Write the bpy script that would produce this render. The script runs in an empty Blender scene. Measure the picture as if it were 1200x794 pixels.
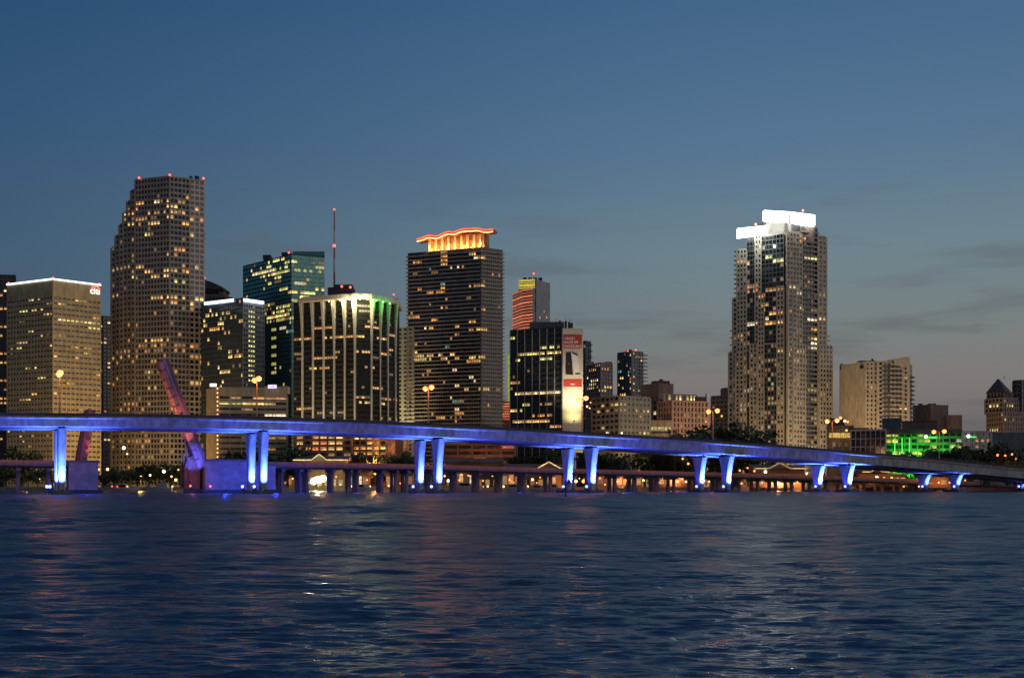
import bpy, math, random
from mathutils import Vector
random.seed(7)
R = math.radians
scn = bpy.context.scene
col = scn.collection
F, H, HY = 1316.0, 2.5, 569.0          # focal length in photo pixels, eye height, horizon row

def wx(x, Y): return (x - 600) / F * Y
def wz(y, Y): return H + (HY - y) / F * Y
def to_px(p): return 600 + F * p[0] / p[1], HY - F * (p[2] - H) / p[1]

# ------------------------------------------------------------------ materials
def new_mat(name):
    m = bpy.data.materials.new(name); m.use_nodes = True
    nt = m.node_tree
    return m, nt, nt.nodes['Principled BSDF'], nt.nodes['Material Output']

def matte(name, c, rough=.8, var=.25, scale=.15, metal=0.0, streak=3.0):
    m, nt, p, o = new_mat(name)
    tc = nt.nodes.new('ShaderNodeTexCoord'); mp = nt.nodes.new('ShaderNodeMapping')
    mp.inputs['Scale'].default_value = (scale * streak, scale * streak, scale)
    n = nt.nodes.new('ShaderNodeTexNoise'); n.inputs['Scale'].default_value = 1.0; n.inputs['Detail'].default_value = 5
    r = nt.nodes.new('ShaderNodeMapRange'); r.inputs['From Min'].default_value = .3; r.inputs['From Max'].default_value = .7
    r.inputs['To Min'].default_value = 1 - var; r.inputs['To Max'].default_value = 1 + var
    mx = nt.nodes.new('ShaderNodeVectorMath'); mx.operation = 'SCALE'; mx.inputs[0].default_value = c
    nt.links.new(tc.outputs['Object'], mp.inputs['Vector']); nt.links.new(mp.outputs[0], n.inputs['Vector'])
    nt.links.new(n.outputs[0], r.inputs['Value']); nt.links.new(r.outputs[0], mx.inputs['Scale'])
    nt.links.new(mx.outputs[0], p.inputs['Base Color'])
    p.inputs['Roughness'].default_value = rough; p.inputs['Metallic'].default_value = metal
    return m

def glass(name, c, rough=.12, cell=(3.2, 3.2, 3.8), var=.9, metal=0.0):
    """dark window glass: blinds and room depth vary from pane to pane"""
    m, nt, p, o = new_mat(name)
    tc = nt.nodes.new('ShaderNodeTexCoord')
    d = nt.nodes.new('ShaderNodeVectorMath'); d.operation = 'DIVIDE'; d.inputs[1].default_value = cell
    f = nt.nodes.new('ShaderNodeVectorMath'); f.operation = 'FLOOR'
    w = nt.nodes.new('ShaderNodeTexWhiteNoise'); w.noise_dimensions = '3D'
    pw = nt.nodes.new('ShaderNodeMath'); pw.operation = 'POWER'; pw.inputs[1].default_value = 3.0
    r = nt.nodes.new('ShaderNodeMapRange'); r.inputs['To Min'].default_value = .6; r.inputs['To Max'].default_value = .6 + var * 4
    mx = nt.nodes.new('ShaderNodeVectorMath'); mx.operation = 'SCALE'; mx.inputs[0].default_value = c
    nt.links.new(tc.outputs['Object'], d.inputs[0]); nt.links.new(d.outputs[0], f.inputs[0]); nt.links.new(f.outputs[0], w.inputs['Vector'])
    nt.links.new(w.outputs['Value'], pw.inputs[0]); nt.links.new(pw.outputs[0], r.inputs['Value'])
    nt.links.new(r.outputs[0], mx.inputs['Scale']); nt.links.new(mx.outputs[0], p.inputs['Base Color'])
    p.inputs['Roughness'].default_value = rough; p.inputs['IOR'].default_value = 1.5; p.inputs['Metallic'].default_value = metal
    return m

def emit(name, c, s, vary=True, sample='NONE', body=(.3, .3, .3)):
    """a lamp, a lit window or a lit sign"""
    m, nt, p, o = new_mat(name)
    p.inputs['Base Color'].default_value = (*body, 1); p.inputs['Roughness'].default_value = .5
    p.inputs['Emission Color'].default_value = (*c, 1); p.inputs['Emission Strength'].default_value = s
    if vary:
        oi = nt.nodes.new('ShaderNodeObjectInfo'); tc = nt.nodes.new('ShaderNodeTexCoord')
        n = nt.nodes.new('ShaderNodeTexNoise'); n.inputs['Scale'].default_value = .9; n.noise_dimensions = '4D'
        k = nt.nodes.new('ShaderNodeMath'); k.operation = 'MULTIPLY'; k.inputs[1].default_value = 50
        nt.links.new(oi.outputs['Random'], k.inputs[0]); nt.links.new(k.outputs[0], n.inputs['W'])
        nt.links.new(tc.outputs['Object'], n.inputs['Vector'])
        a = nt.nodes.new('ShaderNodeMapRange'); a.inputs['To Min'].default_value = .35; a.inputs['To Max'].default_value = 1.35
        nt.links.new(oi.outputs['Random'], a.inputs['Value'])
        b = nt.nodes.new('ShaderNodeMapRange'); b.inputs['From Min'].default_value = .3; b.inputs['From Max'].default_value = .7
        b.inputs['To Min'].default_value = .35 * s; b.inputs['To Max'].default_value = 1.5 * s
        nt.links.new(n.outputs[0], b.inputs['Value'])
        q = nt.nodes.new('ShaderNodeMath'); q.operation = 'MULTIPLY'
        nt.links.new(a.outputs[0], q.inputs[0]); nt.links.new(b.outputs[0], q.inputs[1])
        sz = nt.nodes.new('ShaderNodeSeparateXYZ'); nt.links.new(tc.outputs['Object'], sz.inputs[0])
        of = nt.nodes.new('ShaderNodeMath'); of.operation = 'MULTIPLY_ADD'; of.inputs[1].default_value = 2.6; nt.links.new(n.outputs[0], of.inputs[0]); of.inputs[2].default_value = -1.5
        df = nt.nodes.new('ShaderNodeMath'); df.operation = 'SUBTRACT'; nt.links.new(of.outputs[0], df.inputs[0]); nt.links.new(sz.outputs['Z'], df.inputs[1])
        bl = nt.nodes.new('ShaderNodeMapRange'); bl.inputs['From Min'].default_value = -.15; bl.inputs['From Max'].default_value = .15; bl.inputs['To Min'].default_value = .4; bl.inputs['To Max'].default_value = 1.25; nt.links.new(df.outputs[0], bl.inputs[0])
        q2 = nt.nodes.new('ShaderNodeMath'); q2.operation = 'MULTIPLY'; nt.links.new(q.outputs[0], q2.inputs[0]); nt.links.new(bl.outputs[0], q2.inputs[1])
        nt.links.new(q2.outputs[0], p.inputs['Emission Strength'])
    m.cycles.emission_sampling = sample
    return m

M = {}
WIN = {
    'Y': emit('window_warm', (1.0, .62, .17), 1.2), 'A': emit('window_amber', (1.0, .42, .09), 1.0),
    'W': emit('window_white', (1.0, .82, .48), 1.5), 'G': emit('window_greenish', (.90, .84, .24), 1.2),
    'D': emit('window_dim', (.9, .48, .14), .42), 'R': emit('window_red', (1.0, .22, .08), .9),
    'B': emit('window_blue', (.3, .5, 1.0), .6), 'T': emit('window_teal', (.3, .9, .7), .45),
}
M['roof'] = matte('roof_gravel', (.10, .095, .09))
M['dark'] = matte('dark_metal', (.04, .04, .045), .5)
M['steel'] = matte('painted_steel', (.28, .27, .26), .5)
M['concrete'] = matte('bridge_concrete', (.30, .285, .27), .85, .38, .22)
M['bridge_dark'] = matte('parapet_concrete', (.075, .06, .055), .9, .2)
M['red_lamp'] = emit('red_lamp', (1.0, .10, .06), 3.0, False)
M['white_strip'] = emit('white_light_strip', (.80, .90, 1.0), 2.6, False, 'AUTO')
M['sodium'] = emit('sodium_lamp', (1.0, .27, .06), 3.2, False)
M['warm_lamp'] = emit('warm_lamp', (1.0, .56, .22), 2.6, False)
M['white_lamp'] = emit('white_lamp', (1.0, .88, .60), 4, False)
M['blue_lamp'] = emit('blue_lamp', (.16, .25, 1.0), 5, False)

# ------------------------------------------------------------------ mesh helpers
LOC = {}
def nrm(d):
    l = math.hypot(*d); return (d[0] / l, d[1] / l)

class MB:
    def __init__(s): s.v = []; s.f = []
    def poly(s, bottom, top):
        i = len(s.v); n = len(bottom); s.v += bottom + top
        s.f.append(tuple(range(i + n - 1, i - 1, -1))); s.f.append(tuple(range(i + n, i + 2 * n)))
        for k in range(n):
            a, b = i + k, i + (k + 1) % n; s.f.append((a, b, b + n, a + n))
    def prism(s, pts, z0, z1, scale=1.0):
        cx = sum(p[0] for p in pts) / len(pts); cy = sum(p[1] for p in pts) / len(pts)
        s.poly([(p[0], p[1], z0) for p in pts], [(cx + (p[0] - cx) * scale, cy + (p[1] - cy) * scale, z1) for p in pts])
    def box(s, o, d, u0, u1, v0, v1, z0, z1):
        """u runs along d from o, v along the outward normal (d.y, -d.x)"""
        n = (d[1], -d[0])
        q = [(u0, v1), (u1, v1), (u1, v0), (u0, v0)]
        s.prism([(o[0] + d[0] * u + n[0] * v, o[1] + d[1] * u + n[1] * v) for u, v in q], z0, z1)
    def tube(s, a, b, r0, r1=None, n=8):
        r1 = r0 if r1 is None else r1
        a, b = Vector(a), Vector(b); w = (b - a).normalized()
        u = w.orthogonal().normalized(); t = w.cross(u)
        ang = [2 * math.pi * k / n for k in range(n)]
        s.poly([tuple(a + (u * math.cos(k) + t * math.sin(k)) * r0) for k in ang],
               [tuple(b + (u * math.cos(k) + t * math.sin(k)) * r1) for k in ang])
    def beam(s, a, b, w, h):
        a, b = Vector(a), Vector(b); t = (b - a).normalized()
        up = Vector((0, 0, 1)) if abs(t.z) < .95 else Vector((0, 1, 0))
        x = t.cross(up).normalized() * w / 2; y = x.cross(t).normalized() * h / 2
        s.poly([tuple(a + k) for k in (x + y, -x + y, -x - y, x - y)], [tuple(b + k) for k in (x + y, -x + y, -x - y, x - y)])
    def ball(s, c, r, seg=10, rings=6, sz=1.0):
        i = len(s.v)
        for a in range(1, rings):
            th = math.pi * a / rings
            for k in range(seg):
                ph = 2 * math.pi * k / seg
                s.v.append((c[0] + r * math.sin(th) * math.cos(ph), c[1] + r * math.sin(th) * math.sin(ph), c[2] + r * sz * math.cos(th)))
        top = len(s.v); s.v += [(c[0], c[1], c[2] + r * sz), (c[0], c[1], c[2] - r * sz)]
        for a in range(rings - 2):
            for k in range(seg):
                p, q = i + a * seg + k, i + a * seg + (k + 1) % seg
                s.f.append((p, p + seg, q + seg, q))
        for k in range(seg):
            s.f.append((top, i + k, i + (k + 1) % seg)); e = i + (rings - 2) * seg
            s.f.append((top + 1, e + (k + 1) % seg, e + k))
    def loft(s, rows, closed=True, caps=True):
        i = len(s.v); n = len(rows[0])
        for r in rows: s.v += [tuple(p) for p in r]
        for a in range(len(rows) - 1):
            for k in range(n if closed else n - 1):
                p, q = i + a * n + k, i + a * n + (k + 1) % n
                s.f.append((p, q, q + n, p + n))
        if caps:
            s.f.append(tuple(range(i + n - 1, i - 1, -1))); e = i + (len(rows) - 1) * n
            s.f.append(tuple(range(e, e + n)))
    def build(s, name, mat, parent=None, kind=None, smooth=False):
        if not s.v: return None
        if parent is not None: L = LOC[parent.name]
        else:
            xs = [p[0] for p in s.v]; ys = [p[1] for p in s.v]
            L = ((min(xs) + max(xs)) / 2, (min(ys) + max(ys)) / 2, min(p[2] for p in s.v))
        me = bpy.data.meshes.new(name)
        me.from_pydata([(p[0] - L[0], p[1] - L[1], p[2] - L[2]) for p in s.v], [], s.f)
        me.materials.append(mat)
        import bmesh
        bm = bmesh.new(); bm.from_mesh(me); bmesh.ops.recalc_face_normals(bm, faces=bm.faces); bm.to_mesh(me); bm.free()
        if smooth:
            for p in me.polygons: p.use_smooth = True
        o = bpy.data.objects.new(name, me); col.objects.link(o)
        if parent is not None: o.parent = parent
        else: o.location = L
        LOC[o.name] = L
        if kind: o['kind'] = kind
        return o

def tag(o, label, cat, group=None):
    o['label'] = label; o['category'] = cat
    if group: o['group'] = group
    return o
def thing(name, label, cat, loc, group=None):
    o = bpy.data.objects.new(name, None); col.objects.link(o); o.location = loc; LOC[o.name] = tuple(loc)
    o.empty_display_size = .5
    return tag(o, label, cat, group)
def copy_thing(src, loc, label, group=None, rotz=None, scale=None):
    r = src.copy(); col.objects.link(r); r.location = loc; r['label'] = label; LOC[r.name] = tuple(loc)
    if group: r['group'] = group
    if rotz is not None: r.rotation_euler = (0, 0, rotz)
    if scale is not None: r.scale = scale
    for ch in list(src.children):
        c = ch.copy(); col.objects.link(c); c.parent = r
        for g in list(ch.children):
            k = g.copy(); col.objects.link(k); k.parent = c
    return r

def text_mesh(body, size, mat, name, parent, origin, d, depth=.1, bold=0.0, squash=1.0):
    """lettering on a wall: starts at origin, runs along d, stands out by depth"""
    cu = bpy.data.curves.new(name, 'FONT'); cu.body = body; cu.size = size; cu.extrude = depth / 2; cu.offset = bold
    tmp = bpy.data.objects.new('lettering_curve', cu); col.objects.link(tmp)
    dg = bpy.context.evaluated_depsgraph_get(); dg.update()
    me = bpy.data.meshes.new_from_object(tmp.evaluated_get(dg)); bpy.data.objects.remove(tmp)
    n = (d[1], -d[0])
    L = LOC[parent.name]
    for v in me.vertices:
        x, y, z = v.co
        v.co = (origin[0] + d[0] * x * squash + n[0] * z - L[0], origin[1] + d[1] * x * squash + n[1] * z - L[1], origin[2] + y - L[2])
    me.materials.clear(); me.materials.append(mat)
    o = bpy.data.objects.new(name, me); col.objects.link(o); o.parent = parent; LOC[o.name] = L
    return o

def lamp(kind, loc, color, power, radius=.4, target=None, size=60, blend=.6):
    l = bpy.data.lights.new(kind.lower() + '_light', kind); l.color = color; l.energy = power
    l.shadow_soft_size = radius
    o = bpy.data.objects.new(kind.lower() + '_light', l); col.objects.link(o); o.location = loc
    if kind == 'SPOT':
        l.spot_size = R(size); l.spot_blend = blend
        o.rotation_euler = (Vector(target) - Vector(loc)).to_track_quat('-Z', 'Y').to_euler()
    return o

# ------------------------------------------------------------------ buildings
class ST:
    """facade style: storey height, bay width, share of storey that is spandrel, share of bay that is pier, relief"""
    def __init__(s, fl, bay, sp, pf, dp=.5, fin=0.0, finw=.25, finstep=1, blank=False, alt=False):  # last option puts a face in the second tone, painted lighter for the glow
        s.fl, s.bay, s.sp, s.pf, s.dp, s.fin, s.finw, s.finstep, s.blank, s.alt = fl, bay, sp, pf, dp, fin, finw, finstep, blank, alt

_wm = {}
class Tower:
    def __init__(s, name, label, cat, pts, top, styles, depth=35, wall=(.4, .35, .28), glz=(.02, .022, .026), z0=1.6,
                 bottom=None, fin=None, roofm=None, parapet=.9, wall_rough=.8, glz_rough=.12, group=None, metal=0.0):
        s.name = name
        s.P = [(wx(x, Y), Y) for x, Y in pts]
        i, y = top; s.z1 = wz(y, pts[i][1]); s.z0 = z0
        cx = sum(p[0] for p in s.P) / len(s.P); cy = sum(p[1] for p in s.P) / len(s.P)
        s.T = thing(name, label, cat, (cx, cy + depth / 2, z0), group)
        s.wallm = matte(name + '_wall', wall, wall_rough); s.glzm = glass(name + '_glass', glz, glz_rough, var=.9 if not metal else .06, metal=metal)
        s.finm = matte(name + '_mullion', fin, .6) if fin else s.wallm  # second tone: mullions, dark strips, and right faces with the glow painted in
        s.roofm = roofm or s.wallm
        s.core, s.wall, s.fin, s.roof = MB(), MB(), MB(), MB()
        s.cells = []; s.depth = depth
        s.volume(s.P, s.z0, s.z1, styles, depth, parapet)
    def volume(s, P, z0, z1, styles, depth, parapet=.9):
        def back(p, sgn):
            x = p[0] * (p[1] + depth) / p[1]
            return (x + sgn * .02 * depth, p[1] + depth)
        foot = list(P) + [back(P[-1], -1), back(P[0], 1)]
        s.core.prism(foot, z0, z1)
        for p, q in ((foot[len(P) - 1], foot[len(P)]), (foot[-1], foot[0])):
            d = nrm((q[0] - p[0], q[1] - p[1])); s.wall.box(p, d, .3, math.dist(p, q) - .1, .01, .12, z0, z1 - .2)
        dpm = max((t.dp for t in styles if t), default=.3)
        cx = sum(p[0] for p in foot) / len(foot); cy = sum(p[1] for p in foot) / len(foot)
        w = max(abs(p[0] - cx) for p in foot); k = 1 + (dpm + .12) / w; ky = 1 + (dpm + .12) / max(abs(p[1] - cy) for p in foot)
        rf = MB(); rf.prism([(cx + (p[0] - cx) * k, cy + (p[1] - cy) * ky) for p in foot], z1 - .15, z1 + parapet)
        rf.build('roof', s.roofm, s.T)
        for a in range(len(P) - 1):
            if styles[a]: s.facade(P[a], P[a + 1], z0, z1 - .2, styles[a])
    def facade(s, p0, p1, z0, z1, st, off=0.0):
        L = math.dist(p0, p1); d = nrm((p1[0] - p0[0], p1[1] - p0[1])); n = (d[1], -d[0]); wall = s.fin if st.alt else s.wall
        p0 = (p0[0] + n[0] * off, p0[1] + n[1] * off)
        if st.blank:
            wall.box(p0, d, .02, L - .02, -.2, st.dp, z0, z1); return
        nf = max(1, round((z1 - z0) / st.fl)); fh = (z1 - z0) / nf
        nb = max(1, round(L / st.bay)); bw = L / nb; pw = bw * st.pf
        for k in range(nf):
            wall.box(p0, d, .01, L - .01, -.2, st.dp, z0 + k * fh, z0 + k * fh + fh * st.sp)
        for k in range(nb + 1):
            u = k * bw
            if st.pf > 0:
                w = pw / 2 if 0 < k < nb else max(pw / 2, st.dp * .8)
                wall.box(p0, d, u - w, u + w, -.15, st.dp * (.93 if 0 < k < nb else 1.06), z0 + .01, z1 + .02)
            if st.fin and k % st.finstep == 0:
                s.fin.box(p0, d, u - st.finw / 2, u + st.finw / 2, -.1, st.dp + st.fin, z0 + .02, z1 - .01)
        for f in range(nf):
            za, zb = z0 + f * fh + fh * st.sp + .06, z0 + (f + 1) * fh - .06
            for b in range(nb):
                ua, ub = b * bw + pw / 2 + .05, (b + 1) * bw - pw / 2 - .05
                um = (ua + ub) / 2; zm = (za + zb) / 2
                c = (p0[0] + d[0] * um + n[0] * .06, p0[1] + d[1] * um + n[1] * .06, zm)
                X, Yp = to_px(c); fp = F / c[1]
                s.cells.append((X, Yp, c, d, ub - ua, zb - za, fh * fp, bw * fp, f, b))
    def finish(s, lits=(), bg=(0, 'Y'), extra=(), dens=1.0, cap=100):
        """extra: free lit spots (x, y, key); lits: (y, x0, x1, share, keys) rows; bg: share of every other window"""
        rnd = random.Random(s.name)
        chosen = {}
        for (y, x0, x1, pr, keys) in lits:
            for i, c in enumerate(s.cells):
                if x0 - .5 * c[7] <= c[0] <= x1 + .5 * c[7] and abs(c[1] - y) <= c[6] * .5 and rnd.random() < pr * dens:
                    chosen[i] = rnd.choice(keys)
        for i, c in enumerate(s.cells):
            if i not in chosen and rnd.random() < bg[0]: chosen[i] = rnd.choice(bg[1])
        cache = {}
        order = sorted(chosen, key=lambda i: 0 if chosen[i] != 'D' else 1)
        L = LOC[s.T.name]; rest = {}
        for j, i in enumerate(order):
            X, Yp, c, d, w, h, *_ = s.cells[i]; key = chosen[i]
            if j >= cap:
                rest.setdefault(key, MB()).box((c[0], c[1]), d, -w / 2, w / 2, -.05, .05, c[2] - h / 2, c[2] + h / 2); continue
            ck = (round(w, 2), round(h, 2), round(d[0], 3), key)
            if ck not in cache:
                b = MB(); b.box((0, 0), d, -w / 2, w / 2, -.05, .05, -h / 2, h / 2)
                me = bpy.data.meshes.new('window'); me.from_pydata(b.v, [], b.f); me.materials.append(WIN[key]); cache[ck] = me
            o = bpy.data.objects.new('window', cache[ck]); col.objects.link(o); o.parent = s.T
            o.location = (c[0] - L[0], c[1] - L[1], c[2] - L[2])
        if rest:
            o = None; allb = MB(); mats = []; idx = []
            for key, b in rest.items():
                i0 = len(allb.v); allb.v += b.v; allb.f += [tuple(k + i0 for k in f) for f in b.f]
                idx += [len(mats)] * len(b.f); mats.append(WIN[key])
            o = allb.build('small_windows', mats[0], s.T, 'stuff')
            for m in mats[1:]: o.data.materials.append(m)
            for p, k in zip(o.data.polygons, idx): p.material_index = k
        s.core.build('glazing', s.glzm, s.T, 'stuff')
        s.wall.build('wall', s.wallm, s.T)
        s.fin.build('mullions', s.finm, s.T)  # also holds right-face walls whose paler colour imitates the glow
        return s.T
    def pt(s, x, Y): return (wx(x, Y), Y)
    def redlamp(s, x, y, Y, r=.9):
        b = MB(); c = (wx(x, Y), Y, wz(y, Y)); b.ball(c, r); o = b.build('warning_lamp', M['red_lamp'], s.T)
        k = MB(); k.tube((c[0], c[1], c[2] - r - 2.0), (c[0], c[1], c[2] - r * .5), .15); k.build('lamp_post', M['dark'], o)
    def bit(s, name, mat, x0, x1, y0, y1, Y, dep=8, pro=0.0):
        """a block on or against the building, front face at distance Y spanning the given photo rows"""
        b = MB(); b.box((wx(x0, Y), Y - pro), (1, 0), 0, wx(x1, Y) - wx(x0, Y), -dep, 0, wz(y1, Y), wz(y0, Y))
        return b.build(name, mat, s.T)

def line_pt(A, B, x):
    """where the sight line of photo column x meets the wall line A-B (both (x, Y) pairs)"""
    a = (wx(*A), A[1]); b = (wx(*B), B[1]); k = (x - 600) / F
    t = (k * a[1] - a[0]) / ((b[0] - a[0]) - k * (b[1] - a[1]))
    return (a[0] + t * (b[0] - a[0]), a[1] + t * (b[1] - a[1]))
def strip(T, A, B, x0, x1, ytop, st, pro=0.0, dep=16, dark=False, parapet=.8, ybot=None):
    p, q = line_pt(A, B, x0), line_pt(A, B, x1); d = nrm((q[0] - p[0], q[1] - p[1])); n = (d[1], -d[0])
    P = [(p[0] + n[0] * pro, p[1] + n[1] * pro), (q[0] + n[0] * pro, q[1] + n[1] * pro)]
    if dark: T.wall, T.fin = T.fin, T.wall
    T.volume(P, T.z0 if ybot is None else wz(ybot, P[0][1]), wz(ytop, (P[0][1] + P[1][1]) / 2), [st], dep, parapet)
    if dark: T.wall, T.fin = T.fin, T.wall
    return P
def balconies(T, P, z0, z1, fl, pro, mat, rail=1.0, th=.3):
    """one slab with its rail on every storey along the polyline P"""
    z = z0
    while z < z1:
        b = MB()
        for a in range(len(P) - 1):
            d = nrm((P[a + 1][0] - P[a][0], P[a + 1][1] - P[a][1])); L = math.dist(P[a], P[a + 1])
            e0 = 0 if a else -pro * .8; e1 = L if a < len(P) - 2 else L + pro * .8
            b.box(P[a], d, e0, e1, -.3, pro, z + .011 * a, z + th + .011 * a)
            if rail: b.box(P[a], d, e0 + .03, e1 - .03, pro - .25, pro - .05, z + th - .05, z + th + rail)
        b.build('balcony', mat, T.T); z += fl

CITY = 'towers of the downtown skyline'
# --- dark brown block cut by the left edge
t = Tower('apartment_block', 'dark reddish brown block at the far left edge with a column of orange windows', 'building',
          [(-34, 900), (18, 905)], (0, 322), [ST(3.6, 3.2, .5, .35, .5)], wall=(.13, .085, .075), group=CITY)
t.finish([(y, 0, 20, .55, 'AAYW') for y in (338, 346, 363, 381, 393, 414, 427, 443, 456, 465, 473, 514)], (.03, 'AD'))

# --- tan office tower with the lit roof edge and the bank sign
t = Tower('office_tower', 'tan office tower with a bright white roof line and a small white bank sign', 'office tower',
          [(9, 822), (62, 800), (117.5, 824)], (1, 328), [None, None], 34, (.44, .35, .19), group=CITY, parapet=.3)
cs = ST(3.72, 3.15, .64, .26, .55)
zb = wz(347.5, 800)
for a in (0, 1):
    t.facade(t.P[a], t.P[a + 1], t.z0, zb, cs)
    t.facade(t.P[a], t.P[a + 1], zb + .05, t.z1 - .2, ST(4, 4, .5, .2, .5, blank=True))
t.finish([(351, 36, 39, 1, 'G'), (357, 58, 60, 1, 'D'), (357, 72, 74, 1, 'Y'), (351, 97, 100, 1, 'A'), (351, 109, 114, 1, 'Y'),
          (364, 26, 32, 1, 'G'), (364, 40, 50, .9, 'YG'), (370, 55, 58, 1, 'Y'), (370, 109, 114, 1, 'A'), (376, 65, 116, .9, 'GYW'),
          (382, 101, 115, .7, 'DG'), (388, 35, 38, 1, 'G'), (394, 63, 73, .9, 'D'), (401, 21, 29, 1, 'Y'), (407, 21, 27, .8, 'DG'),
          (407, 89, 91, 1, 'A'), (407, 101, 103, 1, 'D'), (419, 63, 66, 1, 'Y'), (432, 31, 42, .7, 'GD'), (444, 46, 53, .9, 'G'),
          (450, 77, 85, .9, 'A'), (462, 40, 42, 1, 'Y'), (462, 63, 66, 1, 'Y'), (469, 27, 34, 1, 'Y'), (480, 95, 100, .6, 'D'),
          (512, 20, 40, .3, 'Y'), (524, 20, 60, .15, 'D')], (.03, 'DYG'))
for a in (0, 1):                                        # lit roof edge: one tube of light on each side of the ridge corner
    b = MB(); p, q = t.P[a], t.P[a + 1]; d = nrm((q[0] - p[0], q[1] - p[1])); L = math.dist(p, q)
    b.box(p, d, .1 if a else -.2, L - .1 if not a else L + .2, .45, 1.1, t.z1 + .1, t.z1 + 1.1); b.build('light_strip', M['white_strip'], t.T)
for x, y, Y in ((62, 325.5, 799), (10, 331.5, 821), (116.5, 332.5, 823)): t.redlamp(x, y, Y, .7)
p, q = t.P[1], t.P[2]; d = nrm((q[0] - p[0], q[1] - p[1]))
so = line_pt((62, 800), (117.5, 824), 105.0); n = (d[1], -d[0])
M['sign_white'] = emit('sign_white', (1, .98, .92), 1.6, False)
so2 = (so[0] + n[0] * .75, so[1] + n[1] * .75)
text_mesh('citi', 6.6, M['sign_white'], 'sign_lettering', t.T, (so2[0], so2[1], wz(344.6, 822)), d, .3, .05, .95)
b = MB(); rows = []
for k in range(13):
    an = math.pi * (.12 + .76 * k / 12); u = 4.1 + 3.3 * math.cos(an); zz = wz(341.2, 822) + 3.5 * math.sin(an)
    c = (so2[0] + d[0] * u, so2[1] + d[1] * u)
    e = Vector((d[0] * math.cos(an), d[1] * math.cos(an), math.sin(an))) * .45; f = Vector((n[0], n[1], 0)) * .2
    c = Vector((c[0], c[1], zz)); rows.append([c - e - f, c + e - f, c + e + f, c - e + f])
b.loft(rows); b.build('sign_arc', emit('sign_red', (1, .10, .04), 2.2, False), t.T)

# --- slender building between the two left towers
t = Tower('narrow_building', 'slender brownish building squeezed between the bank tower and the stepped granite tower', 'building',
          [(112, 960), (121, 955), (134, 962)], (1, 371), [ST(3.4, 3, .55, .4), ST(3.4, 3, .5, .3)], wall=(.22, .17, .14), group=CITY)
t.finish([(y, 112, 130, .4, 'AYW') for y in (380, 400, 402, 423, 432, 435, 448, 467, 500, 515)], (.06, 'DA'))

# --- the tallest left tower: granite, stepped on its left shoulder
g_a = ST(4.02, 2.9, .44, .42, .7); g_b = ST(4.02, 2.75, .36, .26, .7); g_c = ST(4.02, 3.5, .34, .30, .6, alt=True)
t = Tower('granite_tower', 'tallest tower on the left, grey granite, stepped left shoulder, rows of amber windows', 'skyscraper',
          [(158.6, 860), (199, 850), (222, 857), (239, 863)], (1, 207.5), [g_b, g_b, None], 40, (.30, .27, .235), (.016, .016, .017), group=CITY, parapet=1.0, fin=(.46, .42, .39))
t.facade(t.P[2], t.P[3], t.z0, t.z1 - .2, g_c)  # glow from the right is put into this face's paler wall colour
t.wall2 = MB()
A_, B_ = (126, 872), (158.6, 860)
for k, (xa, yt) in enumerate(((131, 290), (135.7, 276), (140.2, 263), (144.8, 249), (149.3, 236), (153.9, 223))):
    xb = 158.6 if k == 5 else (135.7, 140.2, 144.8, 149.3, 153.9)[k]
    strip(t, A_, B_, xa, xb, yt, g_a, pro=0, dep=26, parapet=.7)
t.finish([(233, 185, 190, .8, 'D'), (233, 197, 203, .9, 'A'), (233, 214, 222, .9, 'A'), (239, 160, 166, 1, 'A'), (239, 182, 186, .9, 'W'), (239, 199, 202, 1, 'Y'),
          (239, 204, 213, .7, 'AY'), (247, 149, 159, .9, 'A'), (247, 177, 192, .7, 'YA'), (247, 203, 239, .75, 'AY'), (253, 148, 158, .9, 'A'), (253, 178, 182, 1, 'D'),
          (253, 198, 203, 1, 'Y'), (253, 205, 207, 1, 'G'), (259, 161, 166, 1, 'A'), (259, 178, 187, .9, 'Y'), (259, 217, 223, 1, 'A'), (265, 153, 156, 1, 'Y'),
          (277, 173, 176, 1, 'G'), (277, 223, 226, 1, 'G'), (291, 208, 216, .9, 'A'), (297, 198, 206, .9, 'A'), (315, 131, 206, .92, 'YYA'), (315, 218, 220, 1, 'Y'), (315, 228, 232, 1, 'Y'),
          (321, 178, 196, .85, 'Y'), (321, 218, 221, 1, 'A'), (327, 157, 159, 1, 'G'), (327, 201, 214, .5, 'G'), (347, 131, 143, .8, 'A'), (347, 171, 215, .6, 'YA'), (353, 195, 207, .9, 'A'),
          (353, 227, 238, .8, 'Y'), (397, 169, 200, .5, 'AY'), (404, 165, 216, .65, 'DAD'), (404, 222, 236, .6, 'DA'), (411, 140, 172, .75, 'AD'), (411, 182, 221, .65, 'DA'), (417, 130, 142, .9, 'Y'),
          (417, 150, 160, .7, 'AB'), (417, 226, 236, .8, 'A'), (423, 179, 182, 1, 'A'), (436, 170, 187, .7, 'DG'), (448, 224, 237, .8, 'Y'), (455, 174, 183, .7, 'Y'),
          (475, 149, 152, 1, 'A'), (475, 159, 161, 1, 'A'), (503, 168, 216, .6, 'YD'), (518, 133, 173, .7, 'AD'), (530, 130, 150, .4, 'D'), (530, 180, 230, .3, 'D')], (.055, 'DDA'), dens=.95)
for x, y, Y in ((163, 208.5, 857), (199, 205, 849), (238.5, 209, 862)): t.redlamp(x, y, Y, .9)
for x in (222, 228, 230): t.bit('roof_equipment', M['dark'], x, x + 2.2, 206, 211, 868, 4)

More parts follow.
